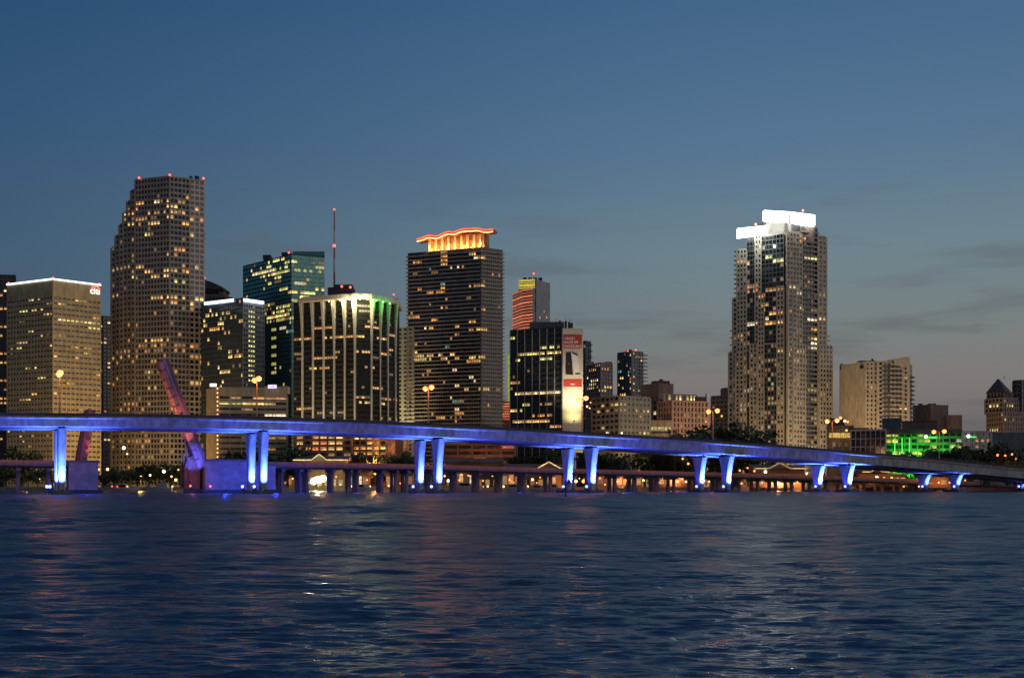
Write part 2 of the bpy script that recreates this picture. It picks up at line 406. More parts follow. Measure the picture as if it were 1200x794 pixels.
# --- low round-roofed block behind
t = Tower('round_roof_building', 'brown building with a dark sloping rounded roof peeping over the blue glass block', 'building',
          [(232, 1010), (264, 1005), (272, 1012)], (1, 348), [ST(4, 3.4, .5, .25), ST(4, 3.4, .5, .25)], wall=(.19, .14, .12), group=CITY)
b = MB(); Yc = 1025; rows = []
prof = [(226, 333), (233, 329.5), (240, 328), (248, 330.5), (256, 334), (262, 337), (262.4, 339)]
for Yk in (1008, 1032):
    rows.append([Vector((wx(x, 1010), Yk, wz(y, 1010))) for x, y in prof] + [Vector((wx(x, 1010), Yk, wz(y, 1010))) for x, y in ((262.4, 340), (226, 337))])
b.loft(rows); b.build('curved_roof', matte('curved_roof', (.07, .06, .07)), t.T)
t.redlamp(240, 325.5, 1008, .8); t.bit('upper_storey', t.wallm, 240, 262, 338, 350, 1012, 18); t.bit('window_band', t.glzm, 241, 256, 341, 344, 1011.7, .4)
t.finish([(360, 232, 272, .2, 'D')], (.05, 'D'))

# --- blue glass block with two white light strips
gl = ST(3.6, 2.35, .30, .14, .22)
t = Tower('blue_glass_building', 'dark blue glass block with two short white light bars on its roof', 'office building',
          [(236, 842), (285, 815), (309.5, 832)], (1, 350), [gl, ST(3.6, 2.3, .55, .3, .3, alt=True)], 30, (.05, .07, .09), (.10, .15, .20), group=CITY, fin=(.24, .27, .29), metal=.6)  # right face painted paler to imitate the evening glow on it
rl = [(y, 293, 298, 1, 'G') for y in range(362, 452, 5)]
t.finish(rl + [(366, 246, 272, .2, 'YG'), (371, 243, 275, .25, 'Y'), (377, 240, 270, .25, 'Y'), (387, 247, 267, .85, 'YA'), (397, 238, 260, .2, 'Y'), (412, 250, 285, .15, 'G'),
               (424, 250, 285, .15, 'A'), (433, 258, 268, .8, 'Y'), (418, 270, 285, .3, 'Y'), (428, 275, 286, .5, 'D'), (357, 299, 306, .7, 'D')], (.05, 'YGDA'))
for x0, x1, ya, yb, Ya, Yb in ((240, 274, 354.5, 350.5, 839, 821), (286, 309.5, 350.2, 353.5, 815, 831)):
    b = MB(); b.beam((wx(x0, Ya), Ya - 1.2, wz(ya, Ya) - .9), (wx(x1, Yb), Yb - 1.2, wz(yb, Yb) - .9), .5, 2.1); b.build('light_strip', M['white_strip'], t.T)

# --- tall dark teal glass tower
gl2 = ST(3.9, 2.6, .30, .08, .22)
t = Tower('teal_glass_tower', 'tall dark teal glass tower with broken horizontal bands of greenish lit windows', 'office tower',
          [(285, 1055), (341.5, 1000), (380, 1012)], (1, 298.5), [gl2, ST(3.9, 2.6, .3, .06, .15, alt=True)], 35, (.045, .085, .09), (.34, .64, .52), group=CITY, glz_rough=.25, fin=(.20, .42, .35), metal=.85)  # bright sky on the right face is put into its paler wall colour
t.bit('glass_screen', matte('screen_glass', (.14, .26, .25), .5), 343, 380, 294.5, 300, 1016, 2)
t.bit('roof_equipment', M['dark'], 308, 317, 298.5, 304, 1050, 8); t.bit('roof_equipment', M['dark'], 330, 341, 295.5, 300, 1020, 8)
t.redlamp(338.5, 296, 1000, .9)
t.finish([(305, 310, 326, .8, 'G'), (305, 331, 347, .8, 'YG'), (309, 292, 304, .6, 'D'), (314, 314, 323, .8, 'G'), (314, 329, 335, .9, 'G'), (319, 296, 326, .97, 'GYW'), (319, 328, 338, .9, 'G'),
          (324, 305, 327, .85, 'DG'), (330, 312, 316, .9, 'Y'), (330, 324, 327, 1, 'D'), (340, 328, 355, .9, 'GY'), (341, 358, 363, 1, 'G'), (341, 367, 380, .95, 'GY'), (358, 309, 346, .75, 'GD'),
          (364, 309, 340, .85, 'GD'), (370, 309, 347, .95, 'GY'), (375, 311, 340, .75, 'DG'), (386, 329, 335, 1, 'W'), (386, 339, 342, 1, 'T'), (314, 372, 377, 1, 'G'), (317, 346, 352, .8, 'G'),
          (318, 357, 376, .4, 'G'), (330, 359, 362, 1, 'Y'), (334, 347, 353, .9, 'W'), (324, 345, 375, .2, 'D'), (310, 345, 378, .25, 'D'), (350, 345, 378, .3, 'G')]
         + [(y, 319.5, 322.5, 1, 'G') for y in range(388, 446, 10)], (.02, 'GD'))

# --- tower with flared white columns, uplit crown and the tall mast
dk = ST(3.5, 2.1, .52, .08, .25)
t = Tower('column_tower', 'dark tower with flared white columns, pale lit roof slab and tall red mast', 'office tower',
          [(344.5, 790), (417, 772), (434, 776), (467.5, 800)], (1, 350), [dk, dk, dk], 34, (.022, .019, .017), (.012, .011, .011), group=CITY, parapet=.1)
M['cream'] = matte('cream_stone', (.62, .56, .44), .7, .12)
b = MB()
sl = [(wx(353, 782), 782), (wx(416, 766), 766), (wx(436, 768), 768), (wx(466, 792), 792), (wx(466, 792), 826), (wx(353, 782), 822)]
b.prism(sl, wz(350.5, 772), wz(343.5, 766)); b.build('roof_slab', M['cream'], t.T)
def column(A, B, x, w=2.0, ytop=350, fl=1.9):
    p = line_pt(A, B, x); a = (wx(*A), A[1]); bb = (wx(*B), B[1]); d = nrm((bb[0] - a[0], bb[1] - a[1])); n = (d[1], -d[0])
    rows = []; z0, z1 = t.z0, wz(ytop, p[1])
    for k in range(13):
        f = k / 12; z = z0 + (z1 - z0) * f; e = max(0, (f - .72) / .28) ** 2.0 + .35 * max(0, (.12 - f) / .12)
        hw = (w / 2) * (1 + fl * .55 * e); out = 1.3 + 2.6 * e
        q = [(-hw, out), (hw, out), (hw, -.2), (-hw, -.2)]
        rows.append([Vector((p[0] + d[0] * u + n[0] * v, p[1] + d[1] * u + n[1] * v, z)) for u, v in q])
    m = MB(); m.loft(rows); return m.build('column', M['cream'], t.T)
for x in (355, 367.5, 380, 392.3, 404.8, 416.5): column((344.5, 790), (417, 772), x, 1.1)
for x in (434.5, 444.5, 453.5, 462.5): column((434, 776), (467.5, 800), x, .9)
t.finish([(382, 366, 389, .9, 'A'), (396, 345, 363, .9, 'A'), (393, 382, 424, .8, 'YA'), (382, 421, 441, .85, 'A'), (412, 417, 435, .8, 'YA'), (412, 445, 459, .9, 'A'), (395, 443, 464, .9, 'YA'),
          (418, 371, 393, .9, 'A'), (418, 438, 445, .8, 'D'), (431, 363, 374, .85, 'Y'), (431, 377, 386, .8, 'A'), (428, 424, 436, .8, 'A'), (436, 411, 414, 1, 'A'), (454, 355, 367, .8, 'D'),
          (454, 424, 447, .6, 'A'), (466, 417, 464, .75, 'AD'), (472, 423, 435, .9, 'Y'), (472, 447, 455, .9, 'Y'), (478, 350, 367, .85, 'A'), (411, 394, 398, 1, 'Y'), (370, 375, 380, 1, 'R'),
          (365, 418, 434, .7, 'D'), (357, 418, 434, .6, 'D'), (413, 346, 352, 1, 'A'), (419, 346, 354, .9, 'D'), (376, 434, 440, 1, 'A'), (490, 445, 464, .6, 'Y'), (466, 346, 360, .3, 'D'), (484, 366, 417, .5, 'D')], (.012, 'DA'))
b = MB(); b.box((wx(384, 800), 800), (1, 0), 0, 18, -12, 0, wz(345, 800), wz(336.5, 800)); b.build('roof_equipment', M['dark'], t.T)
b = MB(); b.box((wx(391, 798), 799), (1, 0), 0, 13, -8, 0, wz(337, 800), wz(333.5, 800)); b.build('roof_equipment', M['dark'], t.T)
t.redlamp(400.5, 335.5, 796, .9); t.redlamp(410.5, 336.5, 796, .9); t.redlamp(461.5, 345, 792, .7)
mx, mY = wx(391.8, 812), 812
mast = None
zs = [wz(y, mY) for y in (341, 319, 303, 288, 271, 246)]
mred, mwh = matte('mast_red', (.28, .05, .045), .6), matte('mast_grey', (.42, .40, .38), .6)
b = MB(); b.tube((mx, mY, zs[0]), (mx, mY, zs[5]), .75, .38, 8); mast = b.build('antenna_mast', mred, t.T)
for a in (1, 3):
    b = MB(); b.tube((mx, mY, zs[a]), (mx, mY, zs[a + 1]), .8 - .06 * a, .8 - .06 * (a + 1), 8); b.build('painted_band', mwh, mast)
for y, r in ((288, 1.15), (245.5, .75)):
    b = MB(); b.ball((mx, mY - .3, wz(y, mY)), r); b.build('warning_lamp', M['red_lamp'], mast)
# little lit lantern on the left shoulder
b = MB(); b.prism([(wx(347.8, 778) + k[0], 786 + k[1]) for k in ((0, 0), (3.0, 0), (3.0, 3), (0, 3))], wz(358, 788), wz(347, 788), .55); b.build('lit_lantern', M['warm_lamp'], t.T)
LIGHT_AT = []
zc = wz(352.5, 772)
for x, Yb, pw, c in ((386, 776, 500, (1, .86, .50)), (399, 772, 1300, (1, .88, .52)), (410, 768, 6500, (1, .90, .56)), (422, 766, 8000, (1, .90, .52)), (431, 766, 2200, (1, .88, .48)),
                     (441, 772, 500, (.03, 1, .08)), (449, 778, 1500, (.03, 1, .08)), (457, 784, 350, (.03, 1, .08))):
    px_, py_ = wx(x, Yb), Yb - 1.6
    m = MB(); m.ball((px_, py_, zc), .45); m.build('crown_lamp', M['white_lamp'] if c[0] > .5 else emit('green_lamp', (.2, 1, .3), 6, False), t.T)
    lamp('POINT', (px_, py_ - .5, zc - 1.6), c, pw, .5)
for x, Yb in ((361, 780), (374, 777), (386, 774), (398.5, 771), (411, 768)):
    lamp('SPOT', (wx(x, Yb), Yb - 9, 6), (1, .88, .54), 42000, .5, (wx(x, Yb), Yb + 5, 62), 70, .9)

# --- pale narrow building behind
t = Tower('pale_narrow_building', 'pale lit slab building seen as a thin strip left of the wave-crowned tower', 'building',
          [(466, 905), (484, 900)], (1, 384), [ST(3.4, 5.0, .5, .5, .35)], 25, (.56, .53, .36), group=CITY)
t.finish([(388, 467, 480, .2, 'D')], (.03, 'DY'))
lamp('SPOT', (wx(473, 875), 872, 10), (1, .92, .55), 160000, 1, (wx(473, 900), 900, 90), 60, .8)

# --- tower with the glowing wavy crown
t = Tower('wave_crown_tower', 'dark balconied tower topped by a glowing orange wavy crown', 'skyscraper',
          [(478.5, 902), (563.5, 880), (588.5, 890)], (1, 290), [ST(3.12, 2.0, .26, .16, .3), ST(3.12, 2.0, .26, .16, .3)], 40, (.11, .092, .085), (.020, .018, .017), group=CITY, parapet=.2)
balc = matte('balcony_concrete', (.36, .31, .285), .8)
nfl = round((t.z1 - .2 - t.z0) / 3.12); bh = (t.z1 - .2 - t.z0) / nfl
balconies(t, t.P, t.z0 + bh - .1, t.z1 - .5, bh, 1.7, balc, .55, .3)
t.finish([(296, 552, 556, 1, 'Y'), (295, 519, 522, 1, 'D'), (300, 519, 522, 1, 'A'), (305, 519, 522, 1, 'A'), (310, 519, 522, 1, 'Y'), (302, 553, 568, .85, 'AYW'), (307, 485, 495, .8, 'A'), (313, 529, 543, .75, 'AW'),
          (313, 503, 505, 1, 'B'), (323, 484, 490, .8, 'D'), (321, 508, 511, .8, 'D'), (331, 519, 521, 1, 'T'), (336, 519, 521, 1, 'A'), (336, 552, 568, .8, 'YA'), (341, 492, 494, 1, 'A'), (341, 502, 507, 1, 'YA'), (341, 513, 516, 1, 'A'),
          (341, 519, 521, 1, 'A'), (347, 547, 550, 1, 'D'), (355, 503, 505, 1, 'A'), (360, 517, 524, .9, 'A'), (363, 552, 567, .7, 'DA'), (372, 480, 490, .9, 'AY'), (374, 507, 511, 1, 'A'), (377, 552, 555, 1, 'A'), (385, 497, 507, .8, 'AW'),
          (386, 551, 570, .7, 'AY'), (381, 534, 537, 1, 'A'), (392, 535, 538, 1, 'A'), (401, 480, 489, .8, 'Y'), (408, 524, 526, .9, 'T'), (411, 478, 489, .8, 'YA'), (417, 478, 517, .8, 'YWA'), (417, 529, 542, .5, 'AY'),
          (417, 551, 567, .95, 'Y'), (422, 478, 503, .85, 'WYG'), (422, 518, 525, 1, 'WA'), (422, 547, 563, .7, 'AY'), (434, 532, 534, 1, 'W'), (444, 552, 555, 1, 'W'), (452, 535, 538, 1, 'W'), (457, 546, 571, .65, 'AY'),
          (468, 528, 542, .85, 'GDT'), (478, 534, 537, 1, 'W'), (483, 531, 542, .8, 'A'), (489, 518, 521, 1, 'Y'), (489, 529, 541, .6, 'DA'), (435, 502, 505, 1, 'A'), (440, 502, 505, .8, 'D'), (488, 513, 515, 1, 'A'),
          (507, 550, 556, 1, 'Y'), (520, 535, 545, .8, 'A')], (.012, 'DA'))
crn = matte('crown_marble', (.34, .17, .08), .6, .6, .28, 0, 1.0)
b = MB(); cp = [line_pt((478.5, 902), (563.5, 880), x) for x in (501, 562)]; dd = nrm((cp[1][0] - cp[0][0], cp[1][1] - cp[0][1])); Lc = math.dist(*cp); n = (dd[1], -dd[0])
b.box(cp[0], dd, 0, Lc + 3, -13, -2.5, t.z1 + .1, wz(276.5, 895)); b.build('crown_block', crn, t.T)
upm = matte('crown_upright', (.66, .56, .40), .6, .2)
for k in range(9):
    u = 1 + k * (Lc - 1) / 8; m = MB(); m.box(cp[0], dd, u - .8, u + .8, -2.45, -1.3, t.z1 + .1, wz(278.5, 895)); m.build('crown_upright', upm, t.T)
for k in range(7):
    u = 3 + k * (Lc - 3) / 6; c = (cp[0][0] + dd[0] * u + n[0] * .8, cp[0][1] + dd[1] * u + n[1] * .8)
    m = MB(); m.box(cp[0], dd, u - .5, u + .5, .2, 1.1, t.z1 + .25, t.z1 + 1.0); m.build('crown_floodlight', M['warm_lamp'], t.T)
    lamp('POINT', (c[0], c[1], t.z1 + 2.4), (1, .50, .14), 2200 if k % 2 else 4200, .5)
wv = line_pt((478.5, 902), (563.5, 880), 490); we = line_pt((478.5, 902), (563.5, 880), 579); Lw = math.dist(wv, we)
WAVE = [(489, 281), (496, 279.6), (502, 277.6), (507, 278), (511, 279.4), (516, 278.8), (521, 276.4), (526, 275.2), (530, 275.8), (534, 276.6), (538, 275), (542, 273.8), (549, 273.8), (554, 274.4), (559, 273.8), (564, 275), (568, 276.8), (573, 277.2), (579, 276.6)]
def wave(u):
    x = 489 + 90 * u / Lw; f = lambda q: lerp(WAVE, min(max(q, 489), 579))
    return wz(sum(f(x + k) for k in (-2, -1, 0, 1, 2)) / 5, 890)
def lerp(tab, x):
    for (a, ya), (c, yc) in zip(tab, tab[1:]):
        if x <= c: return ya + (yc - ya) * (x - a) / (c - a)
    return tab[-1][1]
def ribbon(v0, v1, za, zb, n_=60):
    m = MB(); rows = []
    for k in range(n_ + 1):
        u = Lw * k / n_; z = wave(u)
        rows.append([Vector((wv[0] + dd[0] * u + n[0] * v, wv[1] + dd[1] * u + n[1] * v, z + q)) for v, q in ((v0, za), (v1, za), (v1, zb), (v0, zb))])
    m.loft(rows); return m
M['neon'] = emit('orange_neon', (1, .09, .02), 2.4, False, 'AUTO')
cano = ribbon(-7, 2.2, .1, 1.9).build('wavy_canopy', matte('canopy', (.42, .14, .07), .6), t.T)
ribbon(2.25, 2.7, 1.55, 2.35).build('neon_tube', M['neon'], cano)
ribbon(2.25, 2.7, -.35, .45).build('neon_tube', emit('amber_neon', (1, .50, .20), 2.4, False, 'AUTO'), cano)

# --- orange striped round tower
t = Tower('striped_tower', 'distant tower glowing with orange stripes on its rounded side and a yellow top', 'skyscraper',
          [(601, 1135), (612, 1112), (624, 1104), (627, 1106), (644, 1130)], (2, 338), [None] * 4, 26, (.42, .26, .18), (.05, .03, .025), group=CITY, parapet=.2)
t.wall3 = MB()
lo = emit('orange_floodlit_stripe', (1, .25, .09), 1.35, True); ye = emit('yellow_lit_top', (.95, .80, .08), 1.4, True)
zt = t.z1; z = t.z0 + 1; pts3 = t.P[:3]
def band(pts, z0, z1, out, name, mat, dep=1.5):
    m = MB(); rows = []
    for k, p in enumerate(pts):
        m0 = pts[max(0, k - 1)]; m1 = pts[min(len(pts) - 1, k + 1)]; d = nrm((m1[0] - m0[0], m1[1] - m0[1])); nn = (d[1], -d[0])
        rows.append([Vector((p[0] + nn[0] * v, p[1] + nn[1] * v, q)) for v, q in ((out - dep, z0), (out, z0), (out, z1), (out - dep, z1))])
    m.loft(rows); return m.build(name, mat, t.T)
while z < zt - 1.2:
    if z > wz(420, 1110) or z < wz(455, 1110): band(pts3, z, z + 1.7, .5, 'lit_stripe', lo)
    z += 3.1
tp = MB(); tp.prism([(wx(608, 1110), 1114), (wx(627, 1106), 1108), (wx(644, 1128), 1130), (wx(644, 1128), 1150), (wx(608, 1110), 1150)], zt, wz(328.5, 1110)); tp.build('upper_storeys', t.wallm, t.T)
for k in range(4):
    zz = wz(338, 1110) + k * 2.4 - .3
    m = MB(); a, e = (wx(608, 1110), 1114), (wx(627, 1106), 1108); d = nrm((e[0] - a[0], e[1] - a[1])); m.box(a, d, 0, math.dist(a, e), .1, .7, zz + .3, zz + 2.1); m.build('lit_stripe', ye, t.T)
t.fin = MB()
grey = matte('pale_end_wall', (.30, .30, .31), .8)
m = MB(); d = nrm((t.P[4][0] - t.P[3][0], t.P[4][1] - t.P[3][1])); m.box(t.P[3], d, 1.2, math.dist(t.P[3], t.P[4]), -.2, .6, t.z0, wz(328, 1112)); m.build('end_wall', grey, t.T)
for x, y in ((637, 365), (636, 386), (632, 372), (640, 372)):
    pp = line_pt((627, 1106), (644, 1130), x); m = MB(); m.box(pp, d, -.7, .7, .55, .75, wz(y + 1.2, pp[1]), wz(y - 1.2, pp[1])); m.build('window', WIN['Y'], t.T)
for x in (613, 619, 625, 631):
    t.bit('roof_equipment', M['dark'], x, x + 4.5, 324 + (x % 3), 329, 1122, 5)
t.redlamp(625.5, 320.5, 1115, 1.0)
m = MB(); p5 = line_pt((586, 1150), (601, 1135), 596)
m.box((wx(595.2, 1128), 1128), (1, 0), 0, 1.9, -1, 0, wz(470, 1128), wz(415, 1128)); m.build('green_light_strip', emit('green_yellow_strip', (.55, .95, .05), .8, True), t.T)
t.bit('lower_wing', matte('lower_wing', (.32, .18, .12)), 589, 602, 470, 540, 1130, 12)
for y in range(472, 492, 3): t.bit('lit_stripe', lo, 588.5, 597.5, y, y + 1.6, 1129, .6)
t.finish()

# --- black glass building with pale mullions
bl = ST(3.55, 1.72, .50, .06, .2, .35, .45, 3)
t = Tower('black_glass_building', 'black glass office block with pale vertical mullions beside the tall phone advertisement', 'office building',
          [(598, 716), (659, 700)], (1, 383.5), [bl], 30, (.028, .026, .026), (.010, .010, .011), group=CITY, fin=(.30, .28, .26), parapet=.5)
t.bit('penthouse', matte('penthouse', (.10, .10, .105)), 621, 661, 377, 385, 712, 14)
for x, y in ((655, 375.5), (662, 376), (666, 377), (669, 378)): t.bit('roof_equipment', M['dark'], x, x + 2.4, y, 386, 715, 6)
for x, y in ((652, 372), (663, 371), (667.5, 373)):
    m = MB(); m.tube((wx(x, 712), 712, wz(385, 712)), (wx(x, 712), 712, wz(y, 712)), .14, .08, 6); m.build('roof_aerial', M['dark'], t.T)
t.finish([(394, 599, 602, 1, 'G'), (405, 630, 657, .8, 'DG'), (412, 607, 657, .75, 'DYG'), (422, 599, 612, .8, 'GD'), (422, 635, 646, .8, 'G'), (446, 598, 609, .9, 'A'), (458, 599, 658, .97, 'YW'), (471, 615, 620, .9, 'G'),
          (476, 635, 646, .8, 'D'), (483, 599, 612, .8, 'Y'), (489, 624, 646, .7, 'DA'), (496, 598, 658, .9, 'YA'), (440, 598, 606, .5, 'D'), (520, 622, 634, .9, 'G'), (520, 640, 645, .9, 'G')], (.01, 'D'))

# --- the advertisement
bY = 699.0
BT = thing('billboard', 'tall cream advertisement panel with red banners and two phones, floodlit from below', 'billboard', (wx(671, bY), bY, 1.6))
ad = matte('ad_cream', (.62, .56, .42), .7, .05); adr = matte('ad_red', (.50, .045, .03), .7, .08); adw = matte('ad_white', (.75, .70, .62), .7, .05); adk = matte('ad_black', (.02, .017, .02), .5)
def adbox(name, mat, x0, x1, y0, y1, v0, v1, parent=BT):
    m = MB(); m.box((wx(x0, bY), bY), (1, 0), 0, wx(x1, bY) - wx(x0, bY), v0, v1, wz(y1, bY), wz(y0, bY)); return m.build(name, mat, parent)
adbox('panel', ad, 659.3, 683.2, 384.5, 530, -3, 0)
adbox('end_pier', M['dark'], 657.6, 659.1, 385, 530, -2.5, .2)
rb = adbox('red_banner', adr, 660.2, 681.8, 392, 408, .01, .12)
for s_, yy, sz in (('DROID', 397.6, 2.1), ('RAZR BY', 402.2, 2.2), ('MOTOROLA', 407.0, 2.35)):
    text_mesh(s_, sz, adw, 'banner_lettering', rb, (wx(661.3, bY), bY - .2, wz(yy, bY)), (1, 0), .1, .05)
adbox('picture_ground', matte('ad_pale', (.62, .50, .40), .7, .05), 660.2, 681.8, 409, 442, .01, .1)
def phone(corners, name, mat, v0, v1):
    m = MB(); q = [(wx(x, bY), wz(y, bY)) for x, y in corners]
    m.poly([(x, bY - v0, z) for x, z in q], [(x, bY - v1, z) for x, z in q]); return m.build(name, mat, BT)
ph = phone([(663, 413), (669.2, 412.5), (671.5, 439), (662.8, 438.5)], 'dark_phone', adk, .1, .3)
m = MB(); m.ball((wx(667, bY), bY - .35, wz(425.7, bY)), .45); m.build('phone_emblem', adr, ph)
pw_ = phone([(670, 412.5), (676.8, 415.5), (680, 439.5), (673, 439.5)], 'white_phone', adw, .12, .34)
for cs_ in ([(670.4, 412.7), (676.7, 415.4), (677, 417), (670.6, 414.3)], [(674, 436.8), (679.6, 436.8), (679.8, 438.6), (674.1, 438.6)]):
    m = MB(); q = [(wx(x, bY), wz(y, bY)) for x, y in cs_]; m.poly([(x, bY - .34, z) for x, z in q], [(x, bY - .44, z) for x, z in q]); m.build('phone_edge', adk, pw_)
r2 = adbox('red_banner', adr, 660.2, 681.8, 444, 453, .01, .12)
m = MB(); q = [(wx(x, bY), wz(y, bY)) for x, y in ((668.2, 449.6), (670, 449), (671.5, 449.8), (673.3, 449.2), (673.6, 450.3), (670.5, 450.9))]
m.poly([(x, bY - .13, z) for x, z in q], [(x, bY - .24, z) for x, z in q]); m.build('banner_emblem', adw, r2)
adbox('small_print', matte('ad_small', (.2, .18, .14)), 660.5, 664, 454.6, 455.6, .01, .08)
arm = MB(); arm.beam((wx(672, bY), bY - .0, wz(496, bY)), (wx(672, bY), bY - 7, wz(494, bY)), .3, .3); arm.box((wx(671.2, bY), bY - 7), (1, 0), 0, 1.0, 0, .8, wz(494.5, bY), wz(493, bY)); arm.build('floodlight_arm', M['dark'], BT)
lamp('SPOT', (wx(672, bY), bY - 6.6, wz(492, bY)), (1, .87, .42), 5500, 1.2, (wx(672, bY), bY, wz(478, bY)), 150, 1)
lamp('SPOT', (wx(671, bY), bY - 16, wz(492, bY)), (1, .86, .62), 62000, .8, (wx(671, bY), bY, wz(430, bY)), 100, 1)
# --- condos and blocks in the middle distance
cd = ST(3.1, 3.0, .42, .42, .4)
t = Tower('slim_grey_tower', 'slim grey tower just peeping out right of the phone advertisement', 'apartment tower',
          [(676, 1120), (686, 1110), (692, 1116)], (1, 400), [cd, cd], 20, (.16, .15, .16), group=CITY)
balconies(t, [line_pt((686, 1110), (692, 1116), 689.5), (wx(692.6, 1116), 1116)], wz(455, 1110), t.z1 - 2, 6.2, 1.2, M['roof'], .6)
t.finish((), (.03, 'DA'))
cz = ST(3.2, 3.6, .34, .34, .7)
t = Tower('condo_tower', 'grey pink condominium with a concave roofline left of the darker balcony tower', 'apartment tower',
          [(688, 1025), (704, 1003), (717, 1010)], (1, 425.5), [cz, cz], 25, (.27, .215, .20), group=CITY)
t.bit('roof_wing', t.wallm, 709, 717, 423.5, 428, 1007, 10); t.bit('roof_wing', t.wallm, 688, 696, 423.5, 428, 1016, 10)
t.finish([(433, 692, 696, .9, 'A'), (433, 706, 711, 1, 'A'), (444, 688, 700, .8, 'YW'), (450, 692, 696, 1, 'G'), (455, 690, 700, .6, 'GY'), (455, 705, 717, .85, 'YG')], (.06, 'DAG'))
t = Tower('balcony_tower', 'dark grey apartment tower with red roof lights and a serrated right edge of balconies', 'apartment tower',
          [(724, 1060), (741, 1045), (753, 1052)], (1, 412), [ST(3.1, 2.6, .3, .25, .5), ST(3.1, 3, .45, .45, .5)], 25, (.23, .21, .215), group=CITY)
strip(t, (724, 1060), (741, 1045), 735, 741, 410.5, ST(3.1, 2.2, .35, .4, .4), 1.2, 12)
balconies(t, [line_pt((741, 1045), (753, 1052), 750), (wx(756.5, 1054), 1054)], wz(495, 1050), wz(416, 1050), 3.5, 1.6, t.wallm, .5)
for x, y in ((735.5, 411), (745, 410)): t.redlamp(x, y, 1046, .75)
t.finish([(415, 739, 742, 1, 'G'), (417, 747, 750, 1, 'Y'), (436, 725, 728, 1, 'T'), (434, 738, 743, 1, 'T'), (441, 727, 731, .9, 'Y'), (441, 738, 743, 1, 'Y'), (448, 739, 743, 1, 'Y'), (455, 739, 742, 1, 'Y'), (463, 729, 731, 1, 'Y')], (.05, 'DY'))
t = Tower('tan_block', 'plain tan block with a small dark penthouse rising behind the pink column building', 'building',
          [(752, 945), (771, 930), (789, 938)], (1, 450), [ST(3.4, 3, .5, .5, .3), ST(4, 4, .5, .5, .3, blank=True)], 25, (.30, .205, .145), group=CITY)
t.facade(t.P[0], t.P[1], t.z1 - 9, t.z1 - .2, ST(4, 4, .5, .5, .35, blank=True))
t.bit('penthouse', matte('penthouse_brown', (.15, .105, .08)), 765, 785, 446, 451, 935, 10); t.bit('roof_equipment', M['dark'], 773, 777, 444, 447, 936, 4)
t.finish((), (.04, 'D'))
sq = ST(3.55, 3.4, .55, .50, .35)
t = Tower('office_block', 'low grey green office block with rows of small square amber windows', 'office building',
          [(694, 735), (725.5, 712), (761.5, 728)], (1, 464.5), [ST(3.55, 4.4, .5, .3, .35), sq], 25, (.27, .255, .19), group=CITY)
t.finish([(474, 708, 714, .9, 'A'), (474, 720, 730, .8, 'Y'), (480, 704, 724, .7, 'A'), (480, 745, 761, .8, 'A'), (487, 690, 705, .5, 'DA'), (480, 726, 731, .8, 'A'), (487, 750, 761, .5, 'D'), (505, 752, 757, 1, 'Y'), (504, 710, 713, 1, 'W')], (.04, 'DA'))
t.redlamp(729.5, 463, 712, .35)
t = Tower('pillared_block', 'dim pillared building with a low cream annex, left of the pink column building', 'building',
          [(760, 790), (790, 785)], (1, 469), [ST(3.6, 3.1, .35, .42, .8)], 20, (.20, .155, .115), group=CITY)
t.bit('cream_annex', matte('annex_cream', (.42, .33, .23)), 760, 788, 492, 512, 760, 12)
for x in range(763, 786, 4): t.bit('window', WIN['G'], x, x + 2.8, 500, 503.6, 759.9, .3)
t.bit('annex_slot', M['dark'], 762, 786, 505.5, 507.5, 759.9, .4)
t.finish([(467, 760, 775, .8, 'Y'), (482, 764, 768, .7, 'W')], (.05, 'D'))
pk = ST(3.5, 2.75, .30, .52, .8)
t = Tower('pink_column_building', 'pinkish brown building with tall narrow bays and a lit strip of windows under its roof', 'building',
          [(772, 775), (788, 762), (829, 772)], (1, 470.5), [pk, pk], 25, (.42, .255, .175), group=CITY)
Pq = [line_pt((788, 770), (829, 780), x) for x in (778, 816)]
t.volume([(Pq[0][0], Pq[0][1]), (Pq[1][0], Pq[1][1])], t.z1, wz(463, 775), [ST(4.0, 2.7, .35, .4, .5)], 15, .6)
t.bit('roof_block', matte('roof_block', (.16, .10, .085)), 814, 828, 464.5, 472, 776, 10); t.bit('roof_aerial', M['dark'], 827, 828, 461, 472, 776, 1)
t.finish([(467, 776, 817, .65, 'YGW'), (503, 818, 825, .8, 'W'), (485, 799, 805, .4, 'DW'), (497, 797, 800, 1, 'Y')], (.035, 'DA'))
t = Tower('tan_annex', 'short tan block with a taller back part, left of the white crowned tower', 'building',
          [(834, 880), (853, 872), (860, 876)], (1, 464), [sq, sq], 18, (.36, .255, .17), group=CITY)
t.bit('back_block', matte('back_block', (.25, .20, .15)), 847.5, 860, 454, 500, 900, 12)
t.finish([(477, 836, 841, .6, 'A'), (489, 840, 848, .3, 'Y')], (.05, 'DA'))

# --- the tall white-crowned tower
cr = ST(3.42, 2.75, .42, .42, .5); crn2 = ST(3.42, 3.4, .44, .44, .45); gs = ST(3.42, 2.3, .18, .12, .2); gd = ST(3.42, 2.9, .24, .16, .25); bs = ST(3.42, 3.2, .26, .22, .35)
t = Tower('white_crown_tower', 'tallest tower on the right, stepped cream and glass with two brilliant white roof crowns', 'skyscraper',
          [(893, 822), (919, 812), (957, 826)], (1, 275), [None, None], 30, (.40, .36, .29), (.015, .016, .018), group=CITY, fin=(.085, .092, .092))
AL, AR = ((850, 832), (919, 806)), ((919, 806), (976, 828))
